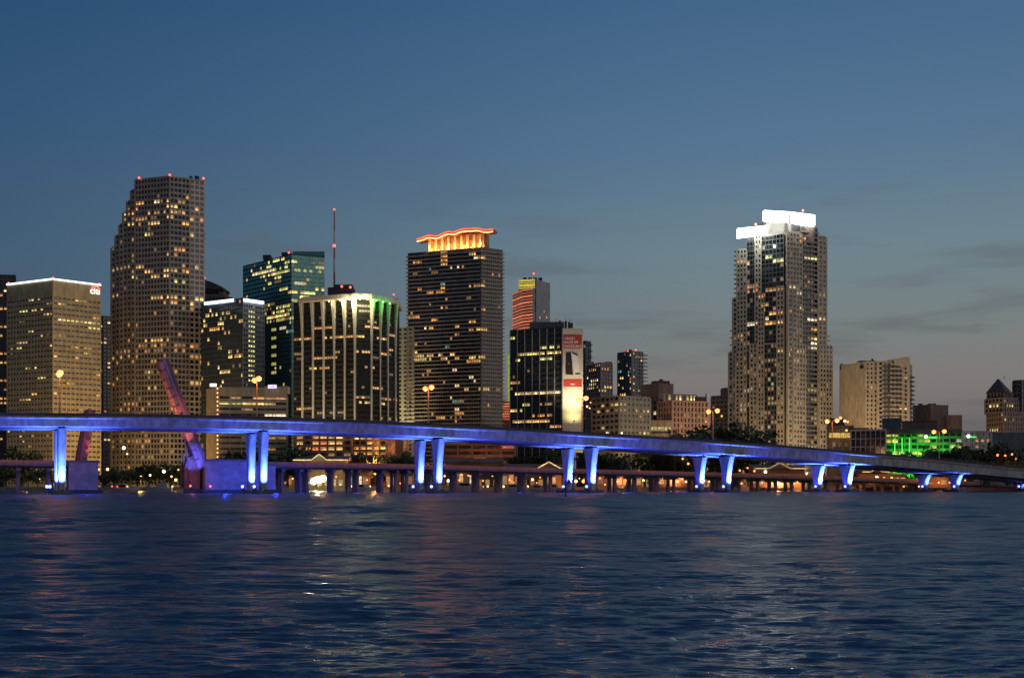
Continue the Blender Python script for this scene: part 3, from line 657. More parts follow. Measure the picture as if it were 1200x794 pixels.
# left wing, from far left to the corner
strip(t, *AL, 854.3, 863.5, 413.5, crn2, 0)
strip(t, *AL, 859.5, 864.5, 350, crn2, .9)
strip(t, *AL, 864.5, 875.6, 293, cr, 1.2)
strip(t, *AL, 863.5, 872.5, 413.5, crn2, 1.9)
strip(t, *AL, 875.6, 886.2, 277.5, gs, .6, dark=True)
strip(t, *AL, 886.2, 893, 276, cr, 1.6)
strip(t, *AL, 866.5, 871.5, 412.5, gd, 2.0, dark=True)
strip(t, *AL, 872.8, 880.5, 411, gs, 1.3, dark=True)
strip(t, *AL, 880.5, 888.5, 403.5, crn2, 2.3)
strip(t, *AL, 893, 919, 275.5, gd, .7, dark=True)
strip(t, *AL, 890, 896.5, 345, cr, 2.2)
strip(t, *AL, 912, 919.5, 336, cr, 1.9)
strip(t, *AL, 896.5, 912, 403, ST(3.42, 2.6, .3, .3, .4), 1.4, dark=True)
# right wing
strip(t, *AR, 919.8, 925.6, 345, ST(3.42, 2.4, .30, .22, .3), 2.85, dark=True)
strip(t, *AR, 919.5, 937.5, 273.5, cr, 2.0)
strip(t, *AR, 920.5, 930, 334, crn2, 2.7)
strip(t, *AR, 926, 940, 404, cr, 3.1)
strip(t, *AR, 937.5, 957, 266, bs, .4, dark=True)
strip(t, *AR, 957, 966.3, 277.5, crn2, 1.4)
strip(t, *AR, 958, 972.3, 405, crn2, 2.2)
gl_b = matte('balcony_rail', (.20, .185, .16), .5)
balconies(t, [line_pt(*AR, 938.4), line_pt(*AR, 946.8)], t.z0 + 3, wz(268, 815), 3.42, 1.7, gl_b, .9)
balconies(t, [line_pt(*AR, 948), (line_pt(*AR, 956.4))], t.z0 + 3, wz(268, 815), 3.42, 1.7, gl_b, .9)
pl = line_pt(*AL, 862.2); balconies(t, [pl, line_pt(*AL, 865)], wz(349, 825), wz(294, 825), 3.42, 1.3, gl_b, .5)
pl = line_pt(*AL, 857.2); balconies(t, [pl, line_pt(*AL, 860)], wz(412, 825), wz(385, 825), 5.2, 1.3, gl_b, .3)
balconies(t, [line_pt(*AR, 966.3), line_pt(*AR, 971)], wz(404, 820), wz(388, 820), 3.42, .8, gl_b, .3)
balconies(t, [line_pt(*AL, 876), line_pt(*AL, 886)], t.z0 + 3, wz(412, 820), 6.84, 1.2, gl_b, .8)
# heads and crowns
wc = emit('white_crown_light', (1.0, .97, .92), 7.0, False, 'AUTO')
head = matte('tower_head', (.24, .24, .22)); Yc = 812
t.bit('tower_head', head, 898, 919.5, 255, 278, Yc + 2, 20)
t.bit('tower_head', head, 918, 955, 258, 280, Yc + 6, 18)
t.bit('head_louvre', M['dark'], 929, 944, 259.5, 270, Yc + 5.5, 1); t.bit('head_fin', head, 924.3, 926.6, 251, 276, Yc - 1.4, 5)
t.bit('head_block', matte('head_block', (.20, .15, .13)), 938, 954, 265, 285, Yc + 3, 6)
def crown(x0, x1, ya, yb, y0b, y1b, Ya, Yb, name='lit_crown'):
    m = MB(); a = (wx(x0, Ya), Ya); b_ = (wx(x1, Yb), Yb)
    lo_, hi_ = [(a[0], a[1]), (b_[0], b_[1]), (b_[0], b_[1] + 4), (a[0], a[1] + 4)], None
    zt = [wz(ya, Ya), wz(yb, Yb), wz(yb, Yb), wz(ya, Ya)]; zb_ = [wz(y0b, Ya), wz(y1b, Yb), wz(y1b, Yb), wz(y0b, Ya)]
    m.poly([(p[0], p[1], z) for p, z in zip(lo_, zb_)], [(p[0], p[1], z) for p, z in zip(lo_, zt)]); return m.build(name, wc, t.T)
crown(864.8, 899, 267.5, 264, 278.2, 273.5, 818, 806)
crown(895.5, 925, 246.3, 248, 257.8, 259.5, 806, 800.5)
crown(925, 955, 248, 251.8, 260, 264.2, 800.5, 812)
t.bit('crown_fin', head, 924.6, 926, 251.5, 262, 799.8, 1); t.bit('crown_fin', head, 948.4, 949.6, 255, 264, 804.5, 1)
for x, y, Y in ((885.5, 262.5, 812), (941, 246.5, 806)):
    m = MB(); m.ball((wx(x, Y), Y, wz(y, Y)), .8); o = m.build('warning_lamp', emit('orange_lamp', (1, .3, .08), 2.2, False), t.T)
for x, Y in ((873, 808), (889, 803), (906, 797)):
    lamp('POINT', (wx(x, Y), Y - 2, wz(281 if x < 895 else 262, Y)), (.85, 1, .9), 5000, .8)
t.finish([(303, 899, 916, .95, 'G'), (277, 938, 942, 1, 'A'), (281, 938, 942, 1, 'A'), (300, 946, 952, .9, 'YW'), (300, 954, 956, 1, 'G'), (308, 867, 876, .9, 'A'), (329, 947, 955, .7, 'AD'), (334, 876, 886, .9, 'A'),
          (340, 876, 886, .85, 'AR'), (338, 901, 917, .95, 'A'), (338, 928, 936, .6, 'YA'), (345, 889, 898, .9, 'AW'), (345, 934, 936, 1, 'W'), (351, 905, 914, .7, 'D'), (356, 895, 901, 1, 'YW'), (362, 896, 900, .8, 'Y'),
          (362, 939, 941, 1, 'G'), (366, 903, 926, .85, 'RA'), (373, 898, 900, 1, 'W'), (379, 875, 888, .9, 'W'), (379, 896, 916, .75, 'YA'), (375, 950, 956, 1, 'W'), (375, 960, 963, 1, 'Y'), (386, 951, 955, 1, 'A'),
          (395, 867, 870, 1, 'A'), (397, 951, 955, 1, 'Y'), (402, 951, 955, 1, 'W'), (409, 951, 955, 1, 'W'), (412, 919, 936, .8, 'Y'), (412, 912, 915, 1, 'A'), (418, 873, 881, .9, 'YW'), (424, 892, 895, 1, 'W'), (424, 897, 916, .7, 'AY'),
          (430, 902, 914, .6, 'A'), (424, 931, 934, 1, 'W'), (433, 873, 882, .9, 'YA'), (436, 897, 900, 1, 'A'), (438, 884, 888, 1, 'Y'), (444, 855, 861, .9, 'A'), (447, 901, 905, 1, 'W'), (447, 921, 924, 1, 'Y'), (447, 931, 934, 1, 'Y'),
          (450, 950, 955, .9, 'Y'), (455, 950, 955, .9, 'G'), (455, 874, 881, .9, 'W'), (458, 893, 895, 1, 'T'), (458, 901, 915, .8, 'Y'), (464, 902, 906, 1, 'Y'), (460, 961, 964, 1, 'Y'), (470, 900, 916, .85, 'YA'), (470, 921, 924, 1, 'Y'),
          (470, 935, 938, 1, 'Y'), (476, 868, 873, 1, 'W'), (482, 868, 873, 1, 'W'), (482, 908, 915, .7, 'Y'), (482, 893, 895, 1, 'B'), (491, 868, 873, 1, 'A'), (487, 951, 955, 1, 'Y'), (493, 907, 910, 1, 'Y'), (498, 892, 900, .9, 'W'),
          (498, 930, 934, 1, 'Y'), (500, 961, 964, 1, 'Y'), (521, 950, 957, .9, 'Y'), (390, 930, 936, .5, 'D'), (486, 896, 914, .4, 'DA')], (.085, 'DYADYA'))

# --- beige apartment building with the curved roof
t = Tower('beige_apartments', 'beige apartment building with a blank left wall and a curved roof rising to the right', 'apartment building',
          [(984, 830), (1014, 806), (1063, 812), (1068, 826)], (1, 425), [ST(4, 4, .5, .5, .3, blank=True), None, None], 26, (.55, .46, .34), group=CITY)
ap = ST(3.25, 3.6, .5, .55, .45); A2 = ((1014, 806), (1063, 812))
strip(t, *A2, 1014.4, 1028, 424.5, ap, .0); strip(t, *A2, 1028, 1034, 424, ST(3.25, 3.4, .4, .42, .5), .9); strip(t, *A2, 1034, 1043, 424, ap, .3)
strip(t, *A2, 1043, 1057, 422, ST(3.25, 3.0, .36, .3, .5), 1.0); strip(t, *A2, 1057, 1063, 419.5, ap, 1.4)
t.facade(t.P[2], t.P[3], t.z0, t.z1, ap)
balconies(t, [line_pt(*A2, 1035), line_pt(*A2, 1056)], wz(520, 808), wz(430, 808), 3.25, 1.9, matte('dark_rail', (.09, .08, .075)), .75, .22)
balconies(t, [line_pt(*A2, 1059), (wx(1068.2, 822), 822)], wz(520, 808), wz(440, 808), 3.25, 1.9, bpy.data.materials['dark_rail'], .75, .22)
m = MB(); rows = []
for yk in (809, 836):
    rows.append([Vector((wx(x, 809), yk, wz(y, 809))) for x, y in ((1030, 425), (1036, 423), (1044, 421), (1054, 419.2), (1066, 418))] + [Vector((wx(x, 809), yk, wz(430, 809))) for x in (1066, 1030)])
m.loft(rows); m.build('curved_parapet', t.wallm, t.T)
t.bit('roof_equipment', M['dark'], 1008, 1012, 427.5, 431.5, 807, 1.2); t.bit('roof_equipment', M['dark'], 985, 988.5, 426, 433, 828, 1)
t.bit('roof_house', M['roof'], 1008, 1026, 422.2, 426, 820, 8); t.bit('roof_aerial', M['dark'], 1021.5, 1023.5, 420, 426, 822, 1)
t.finish([(443, 1064, 1067, 1, 'Y'), (453, 1021, 1026, .9, 'A'), (464, 1042, 1053, .7, 'D'), (476, 1058, 1062, 1, 'Y'), (487, 1045, 1052, .9, 'D'), (452, 1028, 1033, .7, 'D')], (.02, 'D'))

# --- lower right: gold lit block, grid garage, green building, background blocks, pyramid tower
t = Tower('gold_block', 'small tan block with a glowing gold band, left of the grid fronted garage', 'building',
          [(969, 640), (1000, 632)], (1, 500), [None], 14, (.36, .26, .14))
t.facade(t.P[0], t.P[1], t.z0, t.z1 - .4, ST(6, 4, .5, .5, .35, blank=True))
t.bit('lit_band', emit('gold_band', (1, .66, .12), 1.6, True), 972, 1000, 507, 512.5, 632.4, .6)
t.bit('roof_house', M['dark'], 974, 990, 490, 501, 640, 8)
for x in range(976, 998, 7): t.bit('window', WIN['D'], x, x + 3, 518, 523, 632.0, .3)
t.finish()
t = Tower('grid_garage', 'dark low building fronted by a pale square grid', 'parking garage',
          [(997, 628), (1038, 620)], (1, 504), [ST(4.6, 2.55, .10, .13, .45)], 20, (.50, .48, .46), (.012, .011, .011))
t.bit('planted_roof', matte('roof_plants', (.03, .04, .02)), 998, 1016, 501, 504, 628, 6)
t.finish([(527, 1030, 1033, 1, 'D')], (.01, 'D'))
t = Tower('green_lit_building', 'low building flooded with green light beside the grid fronted garage', 'building',
          [(1038, 652), (1128, 640), (1161, 646)], (1, 506), [ST(3.5, 3.5, .45, .18, .5), ST(3.5, 4, .5, .45, .4)], 22, (.34, .30, .27), (.02, .022, .02))
t.bit('roof_band', matte('roof_band', (.09, .055, .05)), 1042, 1127, 502.5, 507.8, 639, 12)
grn = emit('green_sign', (.08, 1.0, .18), 2.4, True); wsg = emit('white_sign', (.85, 1, .9), 2.4, False)
for x0, n_, yy in ((1085, 11, 511.5), (1134.5, 8, 511)):
    m = MB(); m.ball((wx(x0 - 1.8, 640), 637.5, wz(yy, 640)), 1.0); m.build('sign_emblem', wsg, t.T)
    m = MB(); rr = random.Random(x0)
    for k in range(n_):
        xx = x0 + .6 + k * 1.2; h = .9 if k % 3 else 1.5
        m.box((wx(xx, 638), 638.2), (1, 0), 0, .30, 0, .25, wz(yy + 1.5, 638), wz(yy + 1.5 - 1.4 * h, 638))
        m.box((wx(xx, 638), 638.2), (1, 0), .30, .52, .02, .23, wz(yy + (1.5 if k % 2 else .4), 638), wz(yy + (1.5 if k % 2 else .4) - .6, 638))
    m.build('sign_lettering', grn, t.T)
ltg = emit('green_tube', (.08, 1.0, .10), 1.1, False, 'AUTO')
for x in (1048.3, 1056.8, 1065.5): t.bit('green_tube', ltg, x, x + .9, 513, 534, 645.2, .4)
t.finish([(508, 1044, 1049, .9, 'Y'), (513, 1042, 1050, .6, 'Y'), (527, 1041, 1055, .7, 'AY'), (527, 1073, 1078, 1, 'A'), (514, 1073, 1080, .7, 'D'), (505, 1073, 1080, .6, 'D'), (513, 1143, 1148, 1, 'A'), (514, 1150, 1157, .9, 'A'), (517, 1122, 1126, 1, 'W'),
          (521, 1138, 1146, .5, 'R'), (525, 1120, 1126, .5, 'G')], (.05, 'DA'))
for x in range(1058, 1103, 11): lamp('SPOT', (wx(x, 632), 630.5, 9), (.01, 1, .03), 10000, .4, (wx(x, 645), 650, 19), 110, .8)
t = Tower('blue_grey_block', 'small blue grey box standing behind the green lit building', 'building', [(1034, 700), (1056, 695)], (1, 491), [ST(4, 4, .5, .5, .3, blank=True)], 12, (.13, .15, .17)); t.finish()
t = Tower('red_brown_shed', 'low reddish brown roofed block directly above the green lit building', 'building', [(1057, 720), (1098, 712)], (1, 494), [ST(4, 4, .5, .5, .3, blank=True)], 14, (.17, .12, .105), roofm=matte('rust_roof', (.16, .06, .045))); t.finish()
t = Tower('brown_blank_block', 'large blank brown block with a lower wing, right of the beige apartments', 'building', [(1070, 880), (1090, 868), (1111, 876)], (1, 475), [ST(4, 4, .5, .5, .3, blank=True)] * 2, 20, (.22, .165, .135), group=CITY)
t.bit('lower_wing', matte('wing_brown', (.27, .195, .15)), 1109, 1127.5, 486, 540, 872, 14)
for x in (1078, 1089, 1094): t.bit('roof_equipment', M['dark'], x, x + 3, 472.5, 476, 884, 4)
t.finish()
t = Tower('pyramid_tower', 'brown tower with a dark pyramid roof at the right edge', 'office tower',
          [(1157, 845), (1176, 826), (1201, 834)], (1, 483), [ST(3.6, 2.6, .42, .45, .5)] * 2, 20, (.24, .165, .125), group=CITY)
up = [(wx(1160, 838), 846), (wx(1177, 830), 832), (wx(1196, 838), 842), (wx(1194, 838), 862), (wx(1162, 838), 866)]
t.volume(up[:3], t.z1, wz(467, 834), [ST(3.6, 2.9, .4, .4, .5)] * 2, 18)
t.volume([(wx(1164, 840), 850), (wx(1178, 836), 838), (wx(1192, 840), 848)], wz(467, 834), wz(459, 838), [ST(5, 2.6, .3, .4, .5)] * 2, 12)
m = MB(); base = [(wx(1163, 838), 850), (wx(1178.5, 834), 835), (wx(1193.5, 838), 848), (wx(1180, 838), 868)]
m.prism(base, wz(459, 838), wz(442, 838), .06); m.build('pyramid_roof', matte('slate_roof', (.055, .048, .05), .6), t.T)
m = MB(); m.tube((wx(1178.3, 848), 850, wz(443, 848)), (wx(1178.3, 848), 850, wz(439.5, 848)), .35, .12); m.build('finial', M['dark'], t.T)
t.finish([(476, 1163, 1167, 1, 'G'), (476, 1180, 1184, 1, 'Y'), (488, 1174, 1177, 1, 'G'), (501, 1162, 1167, 1, 'G')], (.02, 'D'))
t = Tower('slim_dark_tower', 'slim dark slab cut by the right edge behind the pyramid roofed tower', 'office tower', [(1187, 960), (1197, 955), (1215, 962)], (1, 446), [ST(3.6, 3, .4, .3, .4)] * 2, 20, (.13, .11, .115), group=CITY); t.finish((), (.02, 'D'))
t = Tower('grey_wall_building', 'plain grey low building below the pyramid roofed tower', 'building', [(1160, 690), (1225, 680)], (1, 507.5), [ST(4, 4, .5, .5, .3, blank=True)], 14, (.25, .215, .18)); t.finish()

# --- low buildings close to the shore
t = Tower('banded_hotel', 'cream low rise hotel with dark horizontal bands behind the raised bridge leaf', 'hotel',
          [(242.5, 628), (256, 612), (336.5, 618)], (1, 455), [ST(4, 4, .5, .5, .35, blank=True), None], 24, (.46, .34, .18), (.03, .026, .02))
t.facade(t.P[1], t.P[2], t.z0, wz(464, 612), ST(3.05, 6.5, .58, .04, .7)); t.facade(t.P[1], t.P[2], wz(464, 612) + .05, t.z1 - .2, ST(4, 4, .5, .5, .6, blank=True))
t.bit('rear_block', t.wallm, 310, 336, 452, 460, 640, 10)
t.bit('lit_sign', emit('white_hotel_sign', (.95, .93, 1), 2.2, False), 246, 253.5, 449.2, 452.6, 611, .5)
t.bit('lit_sign', emit('violet_sign', (.70, .55, 1), 3.0, True), 314, 324, 450.6, 454.8, 611.5, .5)
t.finish([(466, 272, 324, .55, 'AW'), (463, 285, 300, .5, 'G'), (470, 258, 300, .9, 'YG'), (470, 308, 312, 1, 'Y'), (472, 318, 322, 1, 'Y'), (484, 308, 337, .85, 'AW'), (477, 262, 330, .2, 'D'), (506, 268, 276, .7, 'D'), (514, 280, 330, .15, 'D')], (.03, 'D'))
for y in [455 + k * 5.0 for k in range(17)]:
    m = MB(); m.ball((wx(254.6, 608), 608.5, wz(y, 608)), .42, 8, 5); m.build('stair_lamp', M['warm_lamp'], t.T)
lamp('SPOT', (wx(262, 600), 598, 8), (1, .72, .30), 9000, .5, (wx(250, 620), 620, 40), 80, .9)
og = ST(3.0, 4.2, .42, .22, .6)
t = Tower('orange_lit_hotel', 'low rise hotel glowing orange under the bridge with a pink sign on its roof', 'hotel',
          [(347, 606), (412, 600)], (1, 509), [og], 16, (.46, .24, .11), (.10, .035, .015))
t.bit('pink_sign', emit('pink_sign', (1, .30, .45), 2.6, False), 397, 411.5, 507.6, 510.4, 599, .5)
t.finish([(512, 347, 412, .45, 'ARD'), (517, 347, 412, .6, 'AR'), (522, 347, 412, .6, 'AYR'), (528, 347, 412, .6, 'ARD'), (534, 350, 412, .4, 'AD')] + [(y, 393, 397, 1, 'Y') for y in (512, 517, 522, 528)], (.1, 'R'))
t = Tower('amber_garage', 'open decked garage with dense amber lights, right of the pink signed hotel', 'parking garage',
          [(414, 604), (453, 600), (463, 602)], (1, 510), [ST(2.8, 3.6, .4, .22, .6), ST(6, 3, .5, .5, .5, blank=True)], 16, (.42, .23, .12), (.10, .04, .015))
t.finish([(y, 428, 453, .8, 'AYA') for y in (513, 518, 523, 528, 532)] + [(515, 420, 423, 1, 'Y'), (522, 420, 423, 1, 'A'), (529, 420, 423, 1, 'A')], (.12, 'R'))
lamp('POINT', (wx(380, 590), 588, 14), (1, .42, .10), 30000, .6); lamp('POINT', (wx(440, 590), 588, 14), (1, .42, .10), 30000, .6)
t = Tower('pale_corner_building', 'pale floodlit narrow block between the amber garage and the second pier pair from the left', 'building',
          [(463.5, 610), (478.5, 606)], (1, 509), [ST(9, 5, .2, .3, .4, blank=True)], 12, (.55, .38, .24)); t.finish()
t = Tower('brick_podium', 'long reddish podium at the foot of the wave crowned tower', 'building',
          [(520, 640), (604, 632)], (1, 521), [ST(3.2, 9, .5, .12, .5)], 14, (.22, .115, .075), (.03, .018, .012))
t.finish([(545, 535, 562, .7, 'A'), (524, 590, 598, .9, 'R')], (.08, 'R'))
# ------------------------------------------------------------------ ground and water
SLOPE, ROUGH0 = .17, .17
gm = matte('ground_dark', (.05, .045, .04), .95, .4, .05)
shore = [(-4000, 640), (-600, 600), (-150, 580), (60, 562), (190, 540), (245, 508), (340, 488), (4000, 470)]
b = MB(); b.prism(shore + [(4000, 9000), (-4000, 9000)], -3, 1.6)
o = b.build('ground', gm, None, 'structure')
b = MB()
for a in range(1, 7):
    p, q = shore[a - 1], shore[a]; p = (max(p[0], -900), p[1]); q = (min(q[0], 900), q[1]); d = nrm((q[0] - p[0], q[1] - p[1]))
    b.box(p, d, -.02, math.dist(p, q) + .02, -.5, .45, -2, 1.95 + .004 * a)
o = b.build('seawall', matte('seawall_stone', (.22, .18, .15), .9)); tag(o, 'long low stone seawall along the far shore behind both bridges', 'seawall')

import numpy as np
m, nt, p, out = new_mat('bay_water')
p.inputs['Base Color'].default_value = (.022, .066, .130, 1); p.inputs['IOR'].default_value = 1.333
tc = nt.nodes.new('ShaderNodeTexCoord')
def wave_tex(scale, detail, rough, dist):
    mp = nt.nodes.new('ShaderNodeMapping'); mp.inputs['Scale'].default_value = scale
    n_ = nt.nodes.new('ShaderNodeTexNoise'); n_.inputs['Scale'].default_value = 1; n_.inputs['Detail'].default_value = detail; n_.inputs['Roughness'].default_value = rough
    n_.inputs['Distortion'].default_value = dist
    nt.links.new(tc.outputs['Object'], mp.inputs[0]); nt.links.new(mp.outputs[0], n_.inputs['Vector']); return n_
n1 = wave_tex((2.2, 3.4, 1), 3, .55, .4)
bp = nt.nodes.new('ShaderNodeBump'); bp.inputs['Strength'].default_value = .5; bp.inputs['Distance'].default_value = .06
nt.links.new(n1.outputs[0], bp.inputs['Height'])
at = nt.nodes.new('ShaderNodeAttribute'); at.attribute_name = 'chop'
n2 = wave_tex((.22, .55, 1), 5, .62, .3)
b2 = nt.nodes.new('ShaderNodeBump'); b2.inputs['Strength'].default_value = 1.0
bd = nt.nodes.new('ShaderNodeMapRange'); bd.inputs['From Min'].default_value = .18; bd.inputs['From Max'].default_value = .32; bd.inputs['To Min'].default_value = .03; bd.inputs['To Max'].default_value = .95
nt.links.new(at.outputs['Fac'], bd.inputs[0]); nt.links.new(bd.outputs[0], b2.inputs['Distance']); nt.links.new(n2.outputs[0], b2.inputs['Height'])
nt.links.new(bp.outputs[0], b2.inputs['Normal']); nt.links.new(b2.outputs[0], p.inputs['Normal'])      # wavelets too fine to model, as surface roughness
nt.links.new(at.outputs['Fac'], p.inputs['Roughness'])
sp_ = nt.nodes.new('ShaderNodeMapRange'); sp_.inputs['From Min'].default_value = .20; sp_.inputs['From Max'].default_value = .36; sp_.inputs['To Min'].default_value = .5; sp_.inputs['To Max'].default_value = .16
nt.links.new(at.outputs['Fac'], sp_.inputs[0]); nt.links.new(sp_.outputs[0], p.inputs['Specular IOR Level'])   # rough water shows less mirror and more of its own colour
rg = np.random.default_rng(12)
pr = []; q = 520.0
while q > 5.2: pr.append(q); q -= .55 if q < 60 else .75 if q < 240 else 3
ys = H * F / np.array(pr); us = np.linspace(-.60, .60, 1040)
Yg, Ug = np.meshgrid(ys, us, indexing='ij'); Xg = Ug * (Yg + 30 * np.exp(-Yg / 120))
dy = np.abs(np.gradient(ys))[:, None]
hgt = np.zeros_like(Xg); lost = np.zeros((len(ys), 1)); NW = 120
gust = 1 + .35 * np.sin(Xg * .013 + .7 * np.sin(Yg * .05)) * np.sin(Yg * .041 + 1.3 + .8 * np.sin(Xg * .021))
for k in range(NW):
    lam = .22 * (26 / .22) ** ((k + rg.random()) / NW); th = R(-94) + rg.normal() * .36
    kx, ky = 2 * math.pi / lam * math.cos(th), 2 * math.pi / lam * math.sin(th)
    sl = SLOPE * math.sqrt(2 / (NW * .40)); a = sl * lam / (2 * math.pi)
    f = np.clip((lam / np.maximum(dy, .02) - 1.6) / 2.2, 0, 1)                  # too short to be modelled out there
    f = f * np.clip((.8 + dy * 7 - lam) / (.5 * lam), .16 if lam < 5 else .05, 1)      # long waves carry the chop further off
    ph = kx * Xg + ky * Yg + rg.random() * 6.283
    hgt += f * a * (np.cos(ph) + .2 * np.cos(2 * ph)); lost += (f * f) * sl * sl / 2
lost = np.clip(SLOPE ** 2 - lost, 0, 1)
hgt *= gust
nr, nc = Xg.shape
co_ = np.stack([Xg, Yg, hgt], -1).reshape(-1, 3)
idx = np.arange(nr * nc).reshape(nr, nc)
quads = np.stack([idx[:-1, :-1], idx[:-1, 1:], idx[1:, 1:], idx[1:, :-1]], -1).reshape(-1, 4)
b0 = len(co_); ext = []; qx = []                       # calm water joins on at the sides and behind the camera
for e, X_ in ((0, -4000), (nc - 1, 4000)):
    st_ = b0 + len(ext); ext += [(X_, y_, 0) for y_ in ys]
    a_, f_ = idx[:, e], np.arange(nr) + st_
    qx.append(np.stack([f_[:-1], a_[:-1], a_[1:], f_[1:]], -1) if e == 0 else np.stack([a_[:-1], f_[:-1], f_[1:], a_[1:]], -1))
for r_, Y_ in ((0, -300), (nr - 1, 1300)):
    line = np.concatenate([[b0 + r_], idx[r_], [b0 + nr + r_]]); xs_ = np.concatenate([[-4000], Xg[r_], [4000]])
    st_ = b0 + len(ext); ext += [(x_, Y_, 0) for x_ in xs_]; f_ = np.arange(len(line)) + st_
    qx.append(np.stack([f_[:-1], f_[1:], line[1:], line[:-1]], -1) if r_ == 0 else np.stack([line[:-1], line[1:], f_[1:], f_[:-1]], -1))
co_ = np.concatenate([co_, np.array(ext)]); quads = np.concatenate([quads] + qx)
me = bpy.data.meshes.new('water'); me.vertices.add(len(co_)); me.vertices.foreach_set('co', co_.astype(np.float32).ravel())
me.loops.add(quads.size); me.loops.foreach_set('vertex_index', quads.astype(np.int32).ravel())
me.polygons.add(len(quads)); me.polygons.foreach_set('loop_start', np.arange(0, quads.size, 4, dtype=np.int32))
me.polygons.foreach_set('use_smooth', np.ones(len(quads), dtype=bool))
chop = np.repeat(np.clip(np.sqrt(ROUGH0 ** 2 + lost * 3.0), 0, .34), nc, 1).ravel(); chop = np.concatenate([chop, np.full(len(ext), .3)])
atr = me.attributes.new('chop', 'FLOAT', 'POINT'); atr.data.foreach_set('value', chop.astype(np.float32))
me.update(calc_edges=True); me.validate(); me.materials.append(m)
o = bpy.data.objects.new('water', me); col.objects.link(o); o['kind'] = 'structure'

# ------------------------------------------------------------------ the blue-lit high bridge
P0 = (-530 / F * 333, 333.0); TH = math.atan(.4665); BD = (math.cos(TH), math.sin(TH)); BN = (BD[1], -BD[0]); SP = 58.3
def bpt(i, v=0.0): return (P0[0] + BD[0] * SP * i + BN[0] * v, P0[1] + BD[1] * SP * i + BN[1] * v)
TOP = [(-150, 482.5), (0, 483), (70, 483.3), (250, 485.6), (299, 487), (440, 492.4), (501, 495.2), (600, 500.6), (690, 506.2), (790, 512), (890, 518.5), (960, 525), (1020, 529.5), (1100, 537), (1200, 547), (1300, 557)]
def lerp(tab, x):
    for (a, ya), (c, yc) in zip(tab, tab[1:]):
        if x <= c: return ya + (yc - ya) * (x - a) / (c - a)
    return tab[-1][1]
NEAR = 8.8
def ztop_raw(i):
    p = bpt(i, NEAR + 7.0); x = 600 + F * p[0] / p[1]; return wz(lerp(TOP, x), p[1])
def ztop(i):
    return sum(ztop_raw(i + k * .12) for k in range(-4, 5)) / 9
def depth(i): return 2.7 + .28 * max(0, min(4, i))
BR = thing('road_bridge', 'long curving concrete road bridge crossing the whole view, lit vivid blue from below', 'bridge', (bpt(3)[0], bpt(3)[1], 0))
NS = 84; I0, I1 = -1.75, 9.0
for v0 in (NEAR, -NEAR):
    rows = []
    for k in range(NS + 1):
        i = I0 + (I1 - I0) * k / NS; z = ztop(i) - .95; dp = depth(i)
        sec = [(-7.1, 0), (7.1, 0), (7.1, -.42), (6.5, -.75), (6.1, -dp), (-6.1, -dp), (-6.5, -.75), (-7.1, -.42)]
        rows.append([Vector((*bpt(i, v0 + a), z + c)) for a, c in sec])
    b = MB(); b.loft(rows); b.build('girder', M['concrete'], BR)
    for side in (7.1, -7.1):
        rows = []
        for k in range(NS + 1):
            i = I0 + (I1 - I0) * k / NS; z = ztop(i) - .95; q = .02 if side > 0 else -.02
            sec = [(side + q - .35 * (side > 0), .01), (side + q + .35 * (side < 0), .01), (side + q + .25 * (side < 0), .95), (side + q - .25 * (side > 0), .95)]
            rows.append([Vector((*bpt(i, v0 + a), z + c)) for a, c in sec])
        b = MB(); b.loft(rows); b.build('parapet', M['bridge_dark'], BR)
for k in range(0, 46):
    i = -1.5 + k * .23; q = ztop(i) - .95; dp = depth(i); b = MB()
    b.box(bpt(i, NEAR), BD, -.09, .09, 7.0, 7.13, q - .42, q + .9); b.build('expansion_joint', M['dark'], BR)
rows = MB()
for v in (NEAR + 7.0, -NEAR - 7.0):
    b = MB(); pr_ = None
    for k in range(0, 172):
        i = -1.6 + k * .06; c = bpt(i, v); z = ztop(i)
        b.box(c, BD, -.05, .05, -.05, .05, z - .01, z + .55)
        if pr_: b.beam((pr_[0], pr_[1], pr_[2] + .56), (c[0], c[1], z + .56), .09, .09)
        pr_ = (c[0], c[1], z)
    b.build('railing', M['dark'], BR)
rubber = matte('bearing', (.03, .03, .035), .7)
BLUE = (.07, .16, 1.0)
